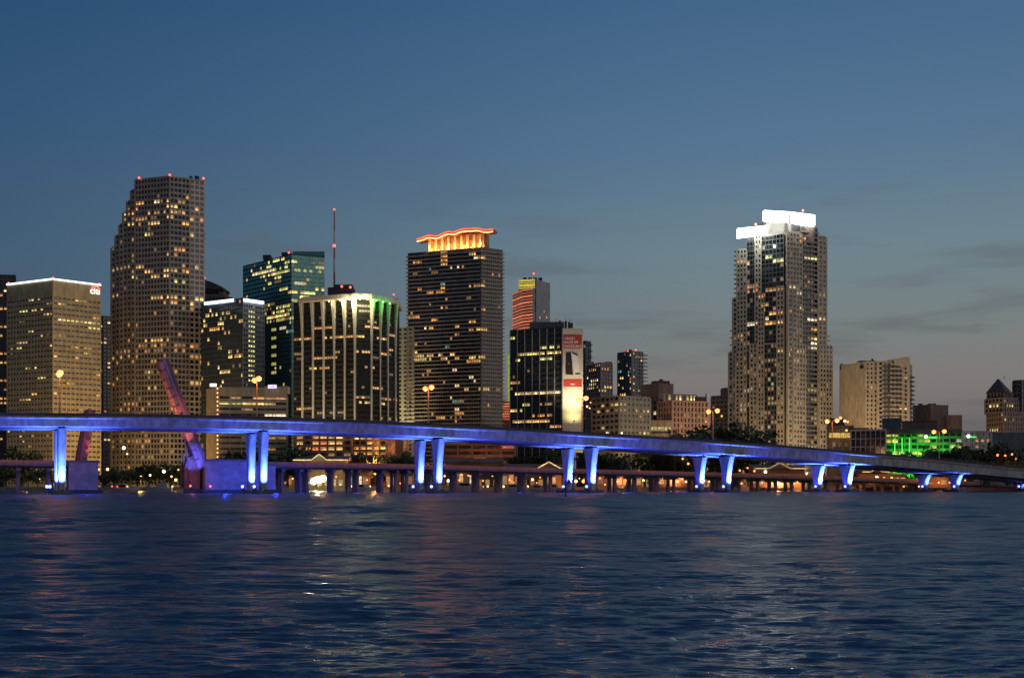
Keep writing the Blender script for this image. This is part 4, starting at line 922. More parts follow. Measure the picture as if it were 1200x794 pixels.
for i in range(0, 8):
    for v0 in (-NEAR, NEAR):
        c = bpt(i, v0); zt = ztop(i) - .95 - depth(i) - .55; zb_ = 1.1
        rows = []
        for k in range(13):
            f = k / 12; z = zb_ + (zt - zb_) * f; hh = 1.65 + 2.25 * f ** 2.2 + (.0); hw = 1.0 + .12 * f
            q = [(-hw, -hh + .35), (-hw + .35, -hh), (hw - .35, -hh), (hw, -hh + .35), (hw, hh - .35), (hw - .35, hh), (-hw + .35, hh), (-hw, hh - .35)]
            rows.append([Vector((c[0] + BD[0] * a + BN[0] * w, c[1] + BD[1] * a + BN[1] * w, z)) for a, w in q])
        b = MB(); b.loft(rows); pier = b.build('pier', M['concrete'], BR)
        for s_ in (-2.6, 0, 2.6):
            b = MB(); b.box((c[0] + BN[0] * s_, c[1] + BN[1] * s_), BD, -.7, .7, -.55, .55, zt + .005, zt + .56); b.build('bearing', rubber, pier)
        b = MB(); b.box(c, BD, -2.6, 2.6, -4.4, 4.4, -1, 1.1); b.build('footing', matte('footing', (.10, .095, .09)) if 'footing' not in bpy.data.materials else bpy.data.materials['footing'], pier)
        # blue floodlights on the footing: one before the end face, one off the left face
        e = (c[0] + BN[0] * 4.0, c[1] + BN[1] * 4.0); l = (c[0] - BD[0] * 2.9 + BN[0] * 2.2, c[1] - BD[1] * 2.9 + BN[1] * 2.2)
        for pos, zl in ((e, 1.5), (l, 2.3)):
            b = MB(); b.box(pos, BD, -.3, .3, -.3, .3, .9, zl - .4); b.box(pos, BD, -.42, .42, -.35, .35, zl - .395, zl); b.build('floodlight', M['dark'], pier)
        b = MB(); b.ball((l[0] - BD[0] * .2, l[1] - .45, 2.3), .48, 8, 6); b.build('floodlight_lens', M['blue_lamp'], pier)
        f_ = 1.0 if i < 6 else .20 if i < 7 else .03
        lamp('SPOT', (e[0] + BN[0] * .3, e[1] + BN[1] * .3, 1.7), BLUE, 105000 * f_, .3, (c[0] + BN[0] * 3.2, c[1] + BN[1] * 3.2, zt * .7), 104, .9)
        lamp('SPOT', (l[0] - BD[0] * 1.2, l[1] - BD[1] * 1.2, 2.8), (.03, .05, 1), 2400 * f_, .3, (c[0], c[1], zt * .6), 100, .9)
        if v0 > 0:      # extra wide fill floods, added without fixtures to wash the fascia
            for s_ in ((-1, 1) if i < 5 else (-1,) if i == 5 else ()):
                wpos = (c[0] + BN[0] * 9 + BD[0] * 2 * s_, c[1] + BN[1] * 9 + BD[1] * 2 * s_, 2.5)
                tg = bpt(i + .30 * s_, v0 + 5); lamp('SPOT', wpos, (.05, .075, 1.0), 46000 * (1 if i < 4 else .55), .5, (tg[0], tg[1], ztop(i) - 2), 78, 1)
# one more fill flood, added unseen left of the frame without a fixture
for s_ in (-.55,):
    wp = bpt(s_, NEAR + 12); tg = bpt(s_ - .05, NEAR + 5); lamp('SPOT', (wp[0], wp[1], 2.5), (.022, .04, 1.0), 70000, .5, (tg[0], tg[1], 22), 110, 1)

# ------------------------------------------------------------------ double street lamps on the high bridge
ORD = ['first', 'second', 'third', 'fourth', 'fifth', 'sixth', 'seventh', 'eighth', 'ninth', 'tenth', 'eleventh', 'twelfth', 'thirteenth', 'fourteenth']
sodm = matte('lamp_pole', (.42, .26, .16), .5)
def make_bridge_lamp(loc, label, hgt):
    T = thing('street_lamp', label, 'street lamp', loc, 'double street lamps on the high bridge')
    x, y, z = loc; b = MB(); b.tube((x, y, z), (x, y, z + hgt), .26, .15); b.tube((x, y, z), (x, y, z + .7), .42, .36); b.build('pole', sodm, T)
    for s_ in (-1, 1):
        e = (x + BN[0] * 2.9 * s_, y + BN[1] * 2.9 * s_)
        b = MB(); b.tube((x, y, z + hgt - .25), (x + BN[0] * 1.3 * s_, y + BN[1] * 1.3 * s_, z + hgt + .25), .11, .09, 6); b.tube((x + BN[0] * 1.3 * s_, y + BN[1] * 1.3 * s_, z + hgt + .25), (e[0], e[1], z + hgt + .35), .09, .08, 6)
        b.build('arm', sodm, T)
        b = MB(); b.ball((e[0], e[1], z + hgt + .35), .62, 10, 6, .45); hd = b.build('lamp_head', M['dark'], T)
        b = MB(); b.ball((e[0], e[1], z + hgt + .02), .95, 10, 6, .85); b.build('lamp_glass', M['sodium'], hd)  # glass oversized: the lamp's glow is built into its size
    return T
for i, (hx, hy) in enumerate([(70, 437.5), (300, 444.5), (502, 454.5), (684.5, 467), (838, 481.5), (980, 493), (1098.5, 505.5), (1200, 517)]):
    p = bpt(i + (.0 if i != 3 else .02)); z = ztop(i) - .9; hz = wz(hy, p[1])
    where = ['above the first pier pair from the left', 'before the cream banded hotel', 'before the wave crowned tower', 'just right of the phone advertisement',
             'left of the white crowned tower', 'in front of the gold lit block', 'in front of the green lit building', 'at the right edge of the view'][i]
    T = make_bridge_lamp((p[0], p[1], z), 'double armed orange street lamp on the bridge, ' + where, hz - z)
    lamp('POINT', (p[0] + BN[0] * 2.9, p[1] + BN[1] * 2.9, hz - 1.2), (1, .32, .09), 1000, .6)
    lamp('POINT', (p[0] - BN[0] * 2.9, p[1] - BN[1] * 2.9, hz - 1.2), (1, .32, .09), 1000, .6)

# ------------------------------------------------------------------ the old low bridge behind, with its raised bascule leaves
OFF = -46.0
def lpt(x, v=0.0):
    """point on the low bridge axis where photo column x crosses it"""
    a, c = bpt(0, OFF), bpt(8, OFF); k = (x - 600) / F
    t = (k * a[1] - a[0]) / ((c[0] - a[0]) - k * (c[1] - a[1]))
    return (a[0] + t * (c[0] - a[0]) + BN[0] * v, a[1] + t * (c[1] - a[1]) + BN[1] * v)
LZ = [(-200, 537), (0, 538.6), (113, 540.6), (240, 540), (470, 543.5), (640, 548.5), (760, 551.5), (890, 555), (1000, 558.5), (1130, 564), (1250, 568)]
def lz(x): return wz(lerp(LZ, x), lpt(x)[1])
lowc = matte('low_bridge_concrete', (.17, .155, .15), .85, .2, .3); lowp = matte('low_bridge_parapet', (.30, .19, .14), .9, .25, .3)
LB = thing('low_bridge', 'low old bridge behind the high one, orange lit, with a raised drawbridge gap', 'bridge', (*lpt(600), 0))
def span(xa, xb, n_=30):
    for nm, sec, mt in (('deck', [(-6, -.1), (6, -.1), (6, -.8), (5, -1.45), (-5, -1.45), (-6, -.8)], lowc), ('parapet', [(5.6, -.09), (6.06, -.09), (6.0, 1.0), (5.75, 1.0)], lowp), ('parapet', [(-6.06, -.09), (-5.6, -.09), (-5.75, 1.0), (-6.0, 1.0)], lowp)):
        rows = []
        for k in range(n_ + 1):
            x = xa + (xb - xa) * k / n_; z = lz(x) - 1.0
            rows.append([Vector((*lpt(x, v), z + q)) for v, q in sec])
        b = MB(); b.loft(rows); b.build(nm, mt, LB)
span(-160, 96); span(246, 1240, 60)
def bent(x, wide=1.0):
    z = lz(x) - 2.45
    for v in (-2.2, 2.2):
        c = lpt(x, v); b = MB(); b.box(c, BD, -.44 * wide, .44 * wide, -.7, .8, -1, z - 1.0); b.build('pier', lowc, LB)
    c = lpt(x); b = MB(); b.box(c, BD, -.55 * wide, .55 * wide, -5.2, 5.2, z - 1.0, z + .02); b.build('pier_cap', lowc, LB)
for x, w in [(-20, 1), (21, 1.3), (56, 1.2), (328.5, 1.2), (350, 1.3), (358, 1), (387, 1.1), (408, .8), (416.5, 1.1), (445, 1.2), (461, .8), (474, 1.1), (502, 1), (531, 1.2), (557, 1.2), (584, 1.2), (611, 1.3), (642, 1.1), (668, 1), (690, 1), (717, 1.3), (740, 1.7), (766, 1.7), (786, 1),
             (811, 1.2), (838, 1), (862, 1.2), (884, 1), (905, 1.2), (924, 1), (945, 1), (963, 1), (985, 1), (1008, 1), (1030, 1), (1052, 1), (1074, 1), (1096, 1), (1118, 1)]: bent(x, w)
blk = matte('abutment_concrete', (.30, .29, .30), .85, .3, .35, 0, 1.0)
for xa, xb, ya, nm in ((79, 113, 541.5, 'abutment'), (237, 292, 540, 'abutment'), (292, 318, 546, 'abutment_wing')):
    a, c = lpt(xa), lpt(xb); b = MB(); b.box(a, BD, 0, math.dist(a, c), -6.5, 6.6, -1, wz(ya, a[1])); o = b.build(nm, blk, LB)
    b = MB(); b.box(a, BD, -.4, math.dist(a, c) + .4, -6.8, 6.9, wz(ya, a[1]) + .003, wz(ya, a[1]) + .6); b.build('coping', lowc, o)
    b = MB(); b.box(a, BD, -1.2, math.dist(a, c) + 1.2, 6.61, 8.4, -1, 1.2); b.build('fender', M['dark'], o)
# raised leaves
leafc = matte('leaf_steel', (.36, .17, .15), .7, .25, .3); leafr = matte('leaf_rib', (.16, .07, .075), .7)
def leaf(name, label, base, tip, yb, yt, half):
    A, Bp = lpt(base), lpt(base); zb_, zt_ = wz(yb, lpt(base)[1]), wz(yt, lpt(tip)[1])
    A = Vector((*lpt(base), zb_)); B2 = Vector((*lpt(tip), zt_)); ax = (B2 - A).normalized(); L = (B2 - A).length
    N = Vector((BN[0], BN[1], 0)); under = N.cross(ax).normalized()
    if under.x * (1 if base < 150 else -1) < 0: under = -under
    T = thing(name, label, 'drawbridge leaf', tuple(A))
    def slab(nm, mt, u0, u1, v0, v1, w0, w1, par=T):
        b = MB(); q = [(v0, w0), (v1, w0), (v1, w1), (v0, w1)]
        b.poly([tuple(A + ax * u0 + N * v + under * w) for v, w in q], [tuple(A + ax * u1 + N * v + under * w) for v, w in q]); return b.build(nm, mt, par)
    dk = slab('deck_plate', leafc, -1, L, -half, half, -.4, .4)
    for v in (-half + .5, half - .5): slab('girder', leafc, -1, L - .3, v - .25, v + .25, .41, 1.9)
    slab('bottom_plate', leafc, -.5, L - .6, -half + 1.1, half - 1.1, .41, 1.6)
    n_ = int(L / 3)
    for k in range(n_ + 1):
        u = L * k / n_ - .8; slab('cross_rib', leafr, u, u + .4, -half - .02, half + .02, .42, 1.75)
    for v in (-half - .12, half + .12): slab('railing', leafr, 0, L - .5, v - .08, v + .08, -1.5, -.41)
    return T
Lf = leaf('bascule_leaf', 'tall raised drawbridge leaf, reddish pink above and blue at its foot, leaning left', 236, 190, 545, 421, 4.2)
La = leaf('bascule_leaf', 'shorter raised drawbridge leaf, dull red, showing just above the bridge near the left lamp', 93, 105, 545, 479, 3.0)
HM = thing('bascule_machinery', 'rusty counterweight housing and gear frame at the foot of the tall drawbridge leaf', 'bridge machinery', (*lpt(226), 0))
rust = matte('rusty_steel', (.26, .13, .085), .8, .35, .4)
c = lpt(224.5, -3)
b = MB(); rows = []
for v in (-5, 5):
    rows.append([Vector((c[0] + BD[0] * u + BN[0] * v, c[1] + BD[1] * u + BN[1] * v, z)) for u, z in ((-2.6, 2), (2.5, 1.5), (2.6, 10), (.6, 13.5), (-1.4, 12.2), (-2.8, 9))])
b.loft(rows); b.build('counterweight', rust, HM)
b = MB(); b.beam((c[0] - BD[0] * 2.4, c[1] - BD[1] * 2.4, 2), (c[0] + BD[0] * .8 - 1.2, c[1] - 6.0, 14), .5, .5); b.beam((c[0] + BD[0] * 2.2, c[1] - 5.8, 2), (c[0] + BD[0] * .6, c[1] - 6.2, 16), .45, .45); b.build('gear_frame', rust, HM)
b = MB(); b.box((c[0], c[1]), BD, -3.6, 4.4, -6, 8, -1, 1.4); b.build('pier_base', M['dark'], HM)
for x, y, v in ((219, 569, 8), (242, 569.5, 8)):
    q = lpt(x, v); b = MB(); b.ball((q[0], q[1] - .5, wz(y, q[1])), .4); b.build('red_lamp', M['red_lamp'], HM)
# lights that tint the leaves and the low bridge
q = lpt(190, 14); lamp('SPOT', (q[0], q[1], 4), (1, .40, .30), 52000, .6, tuple(Vector((*lpt(210), 26))), 34, .6)
q = lpt(196, -4); lamp('SPOT', (q[0], q[1], 12), (1, .34, .16), 34000, .6, tuple(Vector((*lpt(197), 36))), 36, .8)
q = lpt(212, 16); lamp('SPOT', (q[0], q[1], 4), (.05, .10, 1), 50000, .5, tuple(Vector((*lpt(229), 14))), 34, .5)
q = lpt(221, 9); lamp('POINT', (q[0], q[1], 6), (1, .30, .10), 350, .4)
q = lpt(110, 3); lamp('SPOT', (q[0], q[1], 11.5), (1, .2, .24), 16000, .6, tuple(Vector((*lpt(99), 19))), 60, .8)
for x, pw in ((62, 1300), (94, 1100), (250, 4200), (280, 4800), (306, 3600)):
    q = lpt(x, 22); lamp('POINT', (q[0], q[1], 6), (.02, .06, 1), pw, .5)
for x in range(340, 820, 62):
    q = lpt(x, 17); lamp('POINT', (q[0], q[1], 3), (.04, .07, 1), 420, .5)
for x in range(-20, 1130, 64):
    if 60 < x < 320: continue
    q = lpt(x, 15); lamp('POINT', (q[0], q[1], lz(x) + 9), (1, .32, .09), 1500, .5)
# ------------------------------------------------------------------ waterfront pavilions, shops and trees
roofd = matte('pavilion_roof', (.16, .12, .10), .8); warmw = matte('pavilion_wall', (.26, .14, .08), .8)
strl = emit('string_lights', (1, .60, .22), 2.6, True)
def pavilion(label, x0, x1, xg0, xg1, ypeak, yeave, Y, ybase=566, lit=True, wallc=None):
    T = thing('pavilion', label, 'pavilion', (wx((x0 + x1) / 2, Y), Y, 1.6), 'pitched roof pavilions on the waterfront')
    ze, zp, zb_ = wz(yeave, Y), wz(ypeak, Y), 1.6
    b = MB(); b.box((wx(x0, Y), Y), (1, 0), 0, wx(x1, Y) - wx(x0, Y), -14, 0, zb_, ze - .3); b.build('wall', wallc or warmw, T)
    b = MB(); a, e = wx(x0, Y) - 1, wx(x1, Y) + 1; zr = ze + (zp - ze) * .8
    b.loft([[Vector((x, Y - 1, ze - .3)), Vector((x, Y - 1, ze)), Vector((x, Y + 7, zr)), Vector((x, Y + 15, ze)), Vector((x, Y + 15, ze - .3))] for x in (a, e)]); b.build('roof', roofd, T)
    ga, ge = wx(xg0, Y), wx(xg1, Y); gm_ = (ga + ge) / 2
    b = MB(); b.loft([[Vector((ga, y, ze - .1)), Vector((gm_, y, zp)), Vector((ge, y, ze - .1))] for y in (Y - 3, Y + 6)]); b.build('gable', roofd, T)
    if lit:
        b = MB(); b.beam((ga, Y - 3.2, ze + .1), (gm_, Y - 3.2, zp + .2), .25, .5); b.beam((gm_ + .05, Y - 3.2, zp + .2), (ge, Y - 3.2, ze + .1), .25, .5); b.build('roof_lights', strl, T)
        b = MB(); b.box((a, Y - 1.3), (1, 0), 0, e - a, 0, .25, ze - .1, ze + .4); b.build('eave_lights', strl, T)
    nw = max(2, int((e - a) / 4))
    for k in range(nw):
        u = a + 1.6 + k * (e - a - 3) / nw
        b = MB(); b.box((u, Y), (1, 0), 0, 2.2, .01, .12, zb_ + 1.0, min(ze - 1.0, zb_ + 4.2)); b.build('window', WIN['AYDA'[k % 4]], T)
    return T
pavilion('pavilion with one bright gable and a string of eave lights, under the pink hotel sign', 346, 406, 366, 384, 532.5, 539, 575)
pavilion('broad pavilion with a bright lit gable just left of the fourth pier pair', 592, 660, 629, 657, 541.5, 549, 580)
pavilion('orange lit pavilion with a wide bright gable, right of the fifth pier pair', 886, 943, 899, 925, 542.8, 549, 560)
pavilion('dim long roofed pavilion between the third and fourth pier pairs', 522, 588, 540, 566, 535, 541, 590, lit=False)
pavilion('small lit pavilion between the sixth and seventh pier pairs', 1012, 1040, 1018, 1032, 549, 553, 560)
def shop(label, x0, x1, yt, Y, keys):
    T = thing('waterfront_shop', label, 'shop', (wx((x0 + x1) / 2, Y), Y, 1.6), 'small lit shops along the quay')
    b = MB(); w = wx(x1, Y) - wx(x0, Y); zt = wz(yt, Y); b.box((wx(x0, Y), Y), (1, 0), 0, w, -7, 0, 1.6, zt); b.build('wall', warmw, T)
    b = MB(); b.box((wx(x0, Y), Y), (1, 0), -.6, w + .6, -7.5, 1.6, zt + .003, zt + .4); b.build('awning', roofd, T)
    n_ = max(2, round(w / 3.0)); rnd = random.Random(label)
    for k in range(n_):
        if rnd.random() < .75:
            u = k * w / n_ + .3; b = MB(); b.box((wx(x0, Y), Y), (1, 0), u, u + w / n_ - .7, .01, .12, 2.6 + rnd.random() * 1.4, zt - .8 - rnd.random() * 1.2); b.build('shop_window', WIN[rnd.choice(keys)], T)
for a in [('shop front glowing amber behind the low bridge, directly right of the third pier pair', 531, 556, 552, 572, 'AYAW'), ('shop front with orange awning lights midway between the third and fourth pier pairs', 588, 610, 553, 570, 'ARYA'),
          ('narrow dim shop under the broad lit pavilion', 640, 658, 555, 568, 'DAR'), ('long red brown shop front right of the fourth pier pair', 700, 752, 555, 566, 'DRDA'), ('row of dim shops left of the fifth pier pair', 766, 812, 554, 562, 'DRA'),
          ('lit kiosk between the second pier pair and the floodlight', 336, 350, 556, 590, 'DA'), ('busy amber shop front right of the floodlight', 396, 432, 554, 578, 'AYDW'), ('shop with scattered lights left of the third pier pair', 452, 484, 555, 576, 'AYDR'),
          ('dim quay shop under the orange lit pavilion', 880, 940, 556, 548, 'DRD'), ('low amber shop right of the sixth pier pair', 1010, 1062, 556, 540, 'DAY'), ('last low shop before the bridge meets the land', 1086, 1118, 560, 530, 'DAY')]: shop(*a)
# bright floodlight
q = (wx(373, 560), 560)
FL = thing('flood_mast', 'dazzling yellow white floodlight cluster under the low bridge', 'floodlight', (q[0], q[1], 1.6))
b = MB(); b.tube((q[0], q[1], 1.6), (q[0], q[1], 6.2), .18, .14); b.build('pole', M['dark'], FL)
fl_m = emit('flood_bulb', (1, .86, .38), 26, False)
for dx, y in ((-2.2, 563.4), (-.6, 562), (.8, 561.6), (2.4, 560.4)):
    b = MB(); b.ball((q[0] + dx, q[1] - .4, wz(y, q[1])), 1.6, 10, 6); b.build('bulb', fl_m, FL)  # bulbs enlarged so their size stands in for the glare
b = MB(); b.beam((q[0] - 2.6, q[1], 4.4), (q[0] + 2.8, q[1], 5.6), .2, .2); b.build('crossarm', M['dark'], FL)
lamp('POINT', (q[0], q[1] - 2, 5.6), (1, .88, .42), 50000, .8)

# trees
def leaf_mat(name, c):
    m, nt, p, o = new_mat(name); oi = nt.nodes.new('ShaderNodeTexNoise'); oi.inputs['Scale'].default_value = .45
    tc = nt.nodes.new('ShaderNodeTexCoord'); r = nt.nodes.new('ShaderNodeMapRange'); r.inputs['From Min'].default_value = .3; r.inputs['From Max'].default_value = .7; r.inputs['To Min'].default_value = .5; r.inputs['To Max'].default_value = 1.5
    s = nt.nodes.new('ShaderNodeVectorMath'); s.operation = 'SCALE'; s.inputs[0].default_value = c
    nt.links.new(tc.outputs['Object'], oi.inputs['Vector']); nt.links.new(oi.outputs[0], r.inputs[0]); nt.links.new(r.outputs[0], s.inputs['Scale']); nt.links.new(s.outputs[0], p.inputs['Base Color'])
    p.inputs['Roughness'].default_value = .7; return m
fol = leaf_mat('foliage', (.045, .062, .024)); bark = matte('bark', (.10, .075, .05), .9)
def make_tree(seed, loc, label, group, w=4.5, h=8.0):
    rnd = random.Random(seed); T = thing('tree', label, 'tree', loc, group); x, y, z = loc
    b = MB(); b.tube((x, y, z - .2), (x + .2, y, z + h * .45), .32, .2)
    for k in range(5):
        a = rnd.random() * 6.28; b.tube((x + .15, y, z + h * (.25 + .04 * k)), (x + math.cos(a) * w * .55, y + math.sin(a) * w * .55, z + h * (.5 + .08 * k)), .14, .05, 5)
    b.build('trunk', bark, T)
    b = MB(); cl = [(rnd.uniform(-.6, .6) * w, rnd.uniform(-.6, .6) * w, h * rnd.uniform(.36, .84), rnd.uniform(.3, .52) * w) for _ in range(9)]
    for cx, cy, cz_, r in cl:
        for _ in range(85):
            d = Vector((rnd.gauss(0, 1), rnd.gauss(0, 1), rnd.gauss(0, .8))); d = d.normalized() * r * rnd.uniform(.35, 1.08) ** .7
            c = Vector((x + cx, y + cy, z + cz_)) + d; u = Vector((rnd.gauss(0, 1), rnd.gauss(0, 1), rnd.gauss(0, 1))).normalized(); v = u.orthogonal().normalized(); s = rnd.uniform(.25, .55)
            i = len(b.v); b.v += [tuple(c + u * s), tuple(c + v * s * .6), tuple(c - u * s), tuple(c - v * s * .6)]; b.f.append((i, i + 1, i + 2, i + 3))
    b.build('crown', fol, T); return T
def make_palm(seed, loc, label, group, h=8.0):
    rnd = random.Random(seed); T = thing('palm_tree', label, 'palm tree', loc, group); x, y, z = loc
    b = MB(); b.tube((x, y, z - .2), (x + .3, y, z + h * .5), .24, .19); b.tube((x + .3, y, z + h * .5), (x + .5, y, z + h), .19, .16); b.build('trunk', bark, T)
    b = MB()
    for k in range(19):
        a = k * 2.4; up = rnd.uniform(.0, .9); pr = None
        for s in range(7):
            f = s / 6; rr_ = 3.0 * f; zz = z + h + up * 1.6 * f * 1.4 - 2.6 * f * f
            c = Vector((x + .5 + math.cos(a) * rr_, y + math.sin(a) * rr_, zz)); sd = Vector((-math.sin(a), math.cos(a), -.35)) * (.5 * (1 - f) + .12)
            if pr:
                i = len(b.v); b.v += [tuple(pr[0] - pr[1]), tuple(pr[0]), tuple(c), tuple(c - sd)]; b.f.append((i, i + 1, i + 2, i + 3))
                sd2 = Vector((-sd.x, -sd.y, sd.z)); p2 = Vector((-pr[1].x, -pr[1].y, pr[1].z))
                i = len(b.v); b.v += [tuple(pr[0]), tuple(pr[0] - p2), tuple(c - sd2), tuple(c)]; b.f.append((i, i + 1, i + 2, i + 3))
            pr = (c, sd)
    b.build('crown', fol, T); return T
GT = 'dark trees along the waterfront'
protos = [make_tree(s, (0, 0, 0), '', GT) for s in (3, 11, 29, 41)]; used = set()
def put_tree(x, ytop, Y, label, wscale=1.0):
    k = random.randrange(4); src = protos[k]; h = wz(ytop, Y) - 1.6; sc = h / 8.0
    loc = (wx(x, Y), Y, 1.55)
    if k not in used:
        used.add(k); o = src; o.location = loc; o['label'] = label
    else: o = copy_thing(src, loc, label, GT)
    o.rotation_euler = (0, 0, random.random() * 6.28); o.scale = (sc * wscale, sc * wscale, sc)
    return o
def run(xs, tops, Y, where, ws=1.0, note=''):
    n_ = len(xs)
    for k, (x, yt) in enumerate(zip(xs, tops)):
        pos = 'leftmost' if k == 0 else 'rightmost' if k == n_ - 1 else ORD[k] + ' from the left'
        put_tree(x, yt, Y + random.uniform(-4, 4), f'dark bushy tree, {pos} in the row {where}', ws)
run([121, 134, 148, 161, 174, 187, 200, 212, 222], [553, 548, 546, 549, 544, 541, 542, 537, 540], 600, 'below the granite tower', 1.15)
run([5, 24, 44, 62], [545, 552, 551, 549], 590, 'at far left by the water', 1.2)
run([26, 34], [525, 530], 640, 'before the bank tower', .8)
run([268, 280, 294, 318], [530, 527, 531, 533], 604, 'before the cream banded hotel', 1.0)
run([337, 349], [522, 523], 585, 'left of the orange lit hotel', .7)
run([418, 427, 438, 452, 468, 482], [530, 533, 534, 533, 531, 534], 592, 'in front of the amber garage', .8)
run([607, 617, 626, 637, 647], [531, 529, 530, 527, 531], 625, 'below the black glass building', 1.0)
run([702, 712, 722, 756, 768, 779, 790, 801, 812], [531, 533, 528, 534, 531, 530, 535, 532, 534], 630, 'below the pink column building', 1.0)
run([842, 850, 857, 864], [504, 499, 499, 504], 690, 'left of the white crowned tower', 1.2)
run([779], [508], 700, 'at the foot of the pink column building', .9) if False else put_tree(778, 508, 690, 'small round dark tree at the foot of the pink column building', .9)
run([1081, 1091, 1108, 1117, 1126, 1138, 1150], [526, 528, 527, 523, 525, 527, 526], 600, 'before the green lit building', .9)
run([1158, 1164, 1176, 1189], [526, 521, 527, 524], 600, 'before the grey wall building', .8)
run([990, 1002, 1120, 1140, 1160, 1180], [552, 554, 560, 561, 559, 560], 545, 'under the right bridge end', 1.0)
GP = 'palms on the waterfront'
palm0 = make_palm(5, (wx(734, 600), 600, 1.6), 'tall palm, left of the two standing between the fourth and fifth pier pairs', GP, wz(534, 600) - 1.6)
for x, yt, Y, lab in ((745, 533, 604, 'tall palm, right of the two standing between the fourth and fifth pier pairs'), (790, 537, 598, 'shorter palm just left of the fifth pier pair'), (1196, 536, 560, 'palm at the right edge near the bridge end'),
                      (500, 538, 590, 'palm in the gap of the third pier pair'), (672, 537, 600, 'palm between the two columns of the fourth pier pair')):
    copy_thing(palm0, (wx(x, Y), Y, 1.6), lab, GP, random.random() * 6, ((wz(yt, Y) - 1.6) / (wz(534, 600) - 1.6),) * 3)
run([60, 102], [0, 0], 0, '', 0) if False else None

# small lamps of the waterfront, seen under and over the low bridge
GLP = 'small lamps along the waterfront'
def make_lamp(loc, label, mat, r):
    T = thing('waterfront_lamp', label, 'street lamp', loc, GLP); x, y, z = loc
    b = MB(); b.tube((x, y, 1.6), (x, y, z - r * .7), .09, .07, 6); b.build('pole', M['dark'], T)
    b = MB(); b.ball((x, y, z), r, 8, 6); b.build('lamp_globe', mat, T); return T
LP = [(145, 524.5, 'white_lamp', .9, 612), (149, 531.5, 'warm_lamp', .5, 612), (126, 549.5, 'warm_lamp', .8, 590), (116, 549.5, 'warm_lamp', .5, 590), (192, 552, 'white_lamp', .85, 588), (176, 556.5, 'white_lamp', .5, 588), (206, 562, 'warm_lamp', .75, 560), (201, 558, 'warm_lamp', .5, 560), (202, 571, 'sodium', .5, 556),
      (47, 560.5, 'white_lamp', .4, 590), (209, 550, 'sodium', .5, 590), (343, 560.5, 'warm_lamp', .4, 575), (352, 561, 'sodium', .4, 575), (440, 554, 'sodium', .95, 572), (406, 569.5, 'warm_lamp', .5, 566), (412.5, 569.5, 'white_lamp', .5, 566), (422.5, 567.5, 'warm_lamp', .55, 566), (434, 569.5, 'warm_lamp', .35, 566),
      (430, 562, 'sodium', .4, 570), (455.5, 569, 'warm_lamp', .45, 566), (469, 566, 'sodium', .35, 566), (481, 569.5, 'warm_lamp', .4, 562), (525.5, 563, 'white_lamp', .75, 562), (535.5, 554.5, 'warm_lamp', .7, 568), (541, 556, 'sodium', .4, 566), (565.5, 570, 'warm_lamp', .6, 560), (571.5, 570, 'warm_lamp', .5, 560),
      (566, 563, 'sodium', .4, 560), (585.5, 562, 'white_lamp', .35, 560), (590, 570, 'warm_lamp', .6, 556), (597, 562, 'sodium', .45, 560), (618.5, 570, 'warm_lamp', .55, 556), (624, 561.5, 'warm_lamp', .7, 560), (633, 559, 'sodium', .35, 560), (649, 571, 'sodium', .6, 556), (675, 563.5, 'warm_lamp', .8, 556), (684, 563.5, 'sodium', .95, 556),
      (691, 560, 'sodium', .4, 556), (703, 560, 'sodium', .4, 560), (715.5, 569, 'white_lamp', .4, 552), (724, 564, 'sodium', .65, 556), (754, 562.5, 'warm_lamp', .6, 552), (772, 565, 'sodium', .45, 552), (783, 563, 'sodium', .4, 552), (794, 564, 'warm_lamp', .5, 552), (804, 564, 'white_lamp', .4, 552), (806.5, 543, 'sodium', .6, 590), (800, 537, 'sodium', .5, 590),
      (867, 551, 'sodium', .5, 560), (876, 548, 'sodium', .4, 560), (884, 551.5, 'sodium', .5, 556), (897, 552.5, 'white_lamp', .75, 556), (889, 570, 'warm_lamp', .35, 530), (912, 566, 'warm_lamp', .4, 530), (928, 567, 'white_lamp', .35, 530), (988, 560, 'sodium', .75, 540), (1017, 560, 'sodium', .55, 540), (1027.5, 559.5, 'white_lamp', .8, 540), (1045, 560.5, 'warm_lamp', .75, 540),
      (1059, 571, 'sodium', .4, 525), (1091, 563, 'sodium', .4, 535), (1105, 563, 'sodium', .4, 535), (1131, 562.5, 'sodium', .35, 540), (1169, 533, 'sodium', .6, 590), (1178, 533.5, 'sodium', .5, 590), (1186, 532, 'sodium', .5, 590), (1191, 537, 'sodium', .6, 590),
      (728.5, 507, 'white_lamp', .6, 700), (857, 515, 'sodium', .6, 470) if False else (985, 489.5, 'sodium', .8, 600), (990, 493, 'warm_lamp', .8, 600), (993.5, 494, 'sodium', .55, 600), (992, 504, 'sodium', .6, 600), (688, 476, 'warm_lamp', .6, 640), (692, 471.5, 'sodium', .4, 640), (691, 478, 'warm_lamp', .4, 640)]
rl_ = random.Random(77)
for x in (362, 394, 399, 418, 447, 464, 488, 521, 538, 549, 553, 577, 602, 613, 629, 646, 679, 697, 709, 734, 745, 762, 776, 799, 815, 831, 846, 869, 893, 905, 919, 934, 952, 972, 1003, 1036, 1052, 1077, 1100, 1113):
    LP.append((x, rl_.uniform(556, 568) + (2 if x > 900 else 0), rl_.choice(('sodium', 'sodium', 'warm_lamp')), rl_.uniform(.3, .5), 562 - (x > 700) * 14 - (x > 880) * 22))
zones = [(0, 80, 'left of the first pier pair'), (80, 300, 'between pier pairs one and two'), (300, 502, 'between pier pairs two and three'), (502, 678, 'between pier pairs three and four'), (678, 840, 'between pier pairs four and five'),
         (840, 980, 'between pier pairs five and six'), (980, 1098, 'between pier pairs six and seven'), (1098, 1300, 'right of the seventh pier pair')]
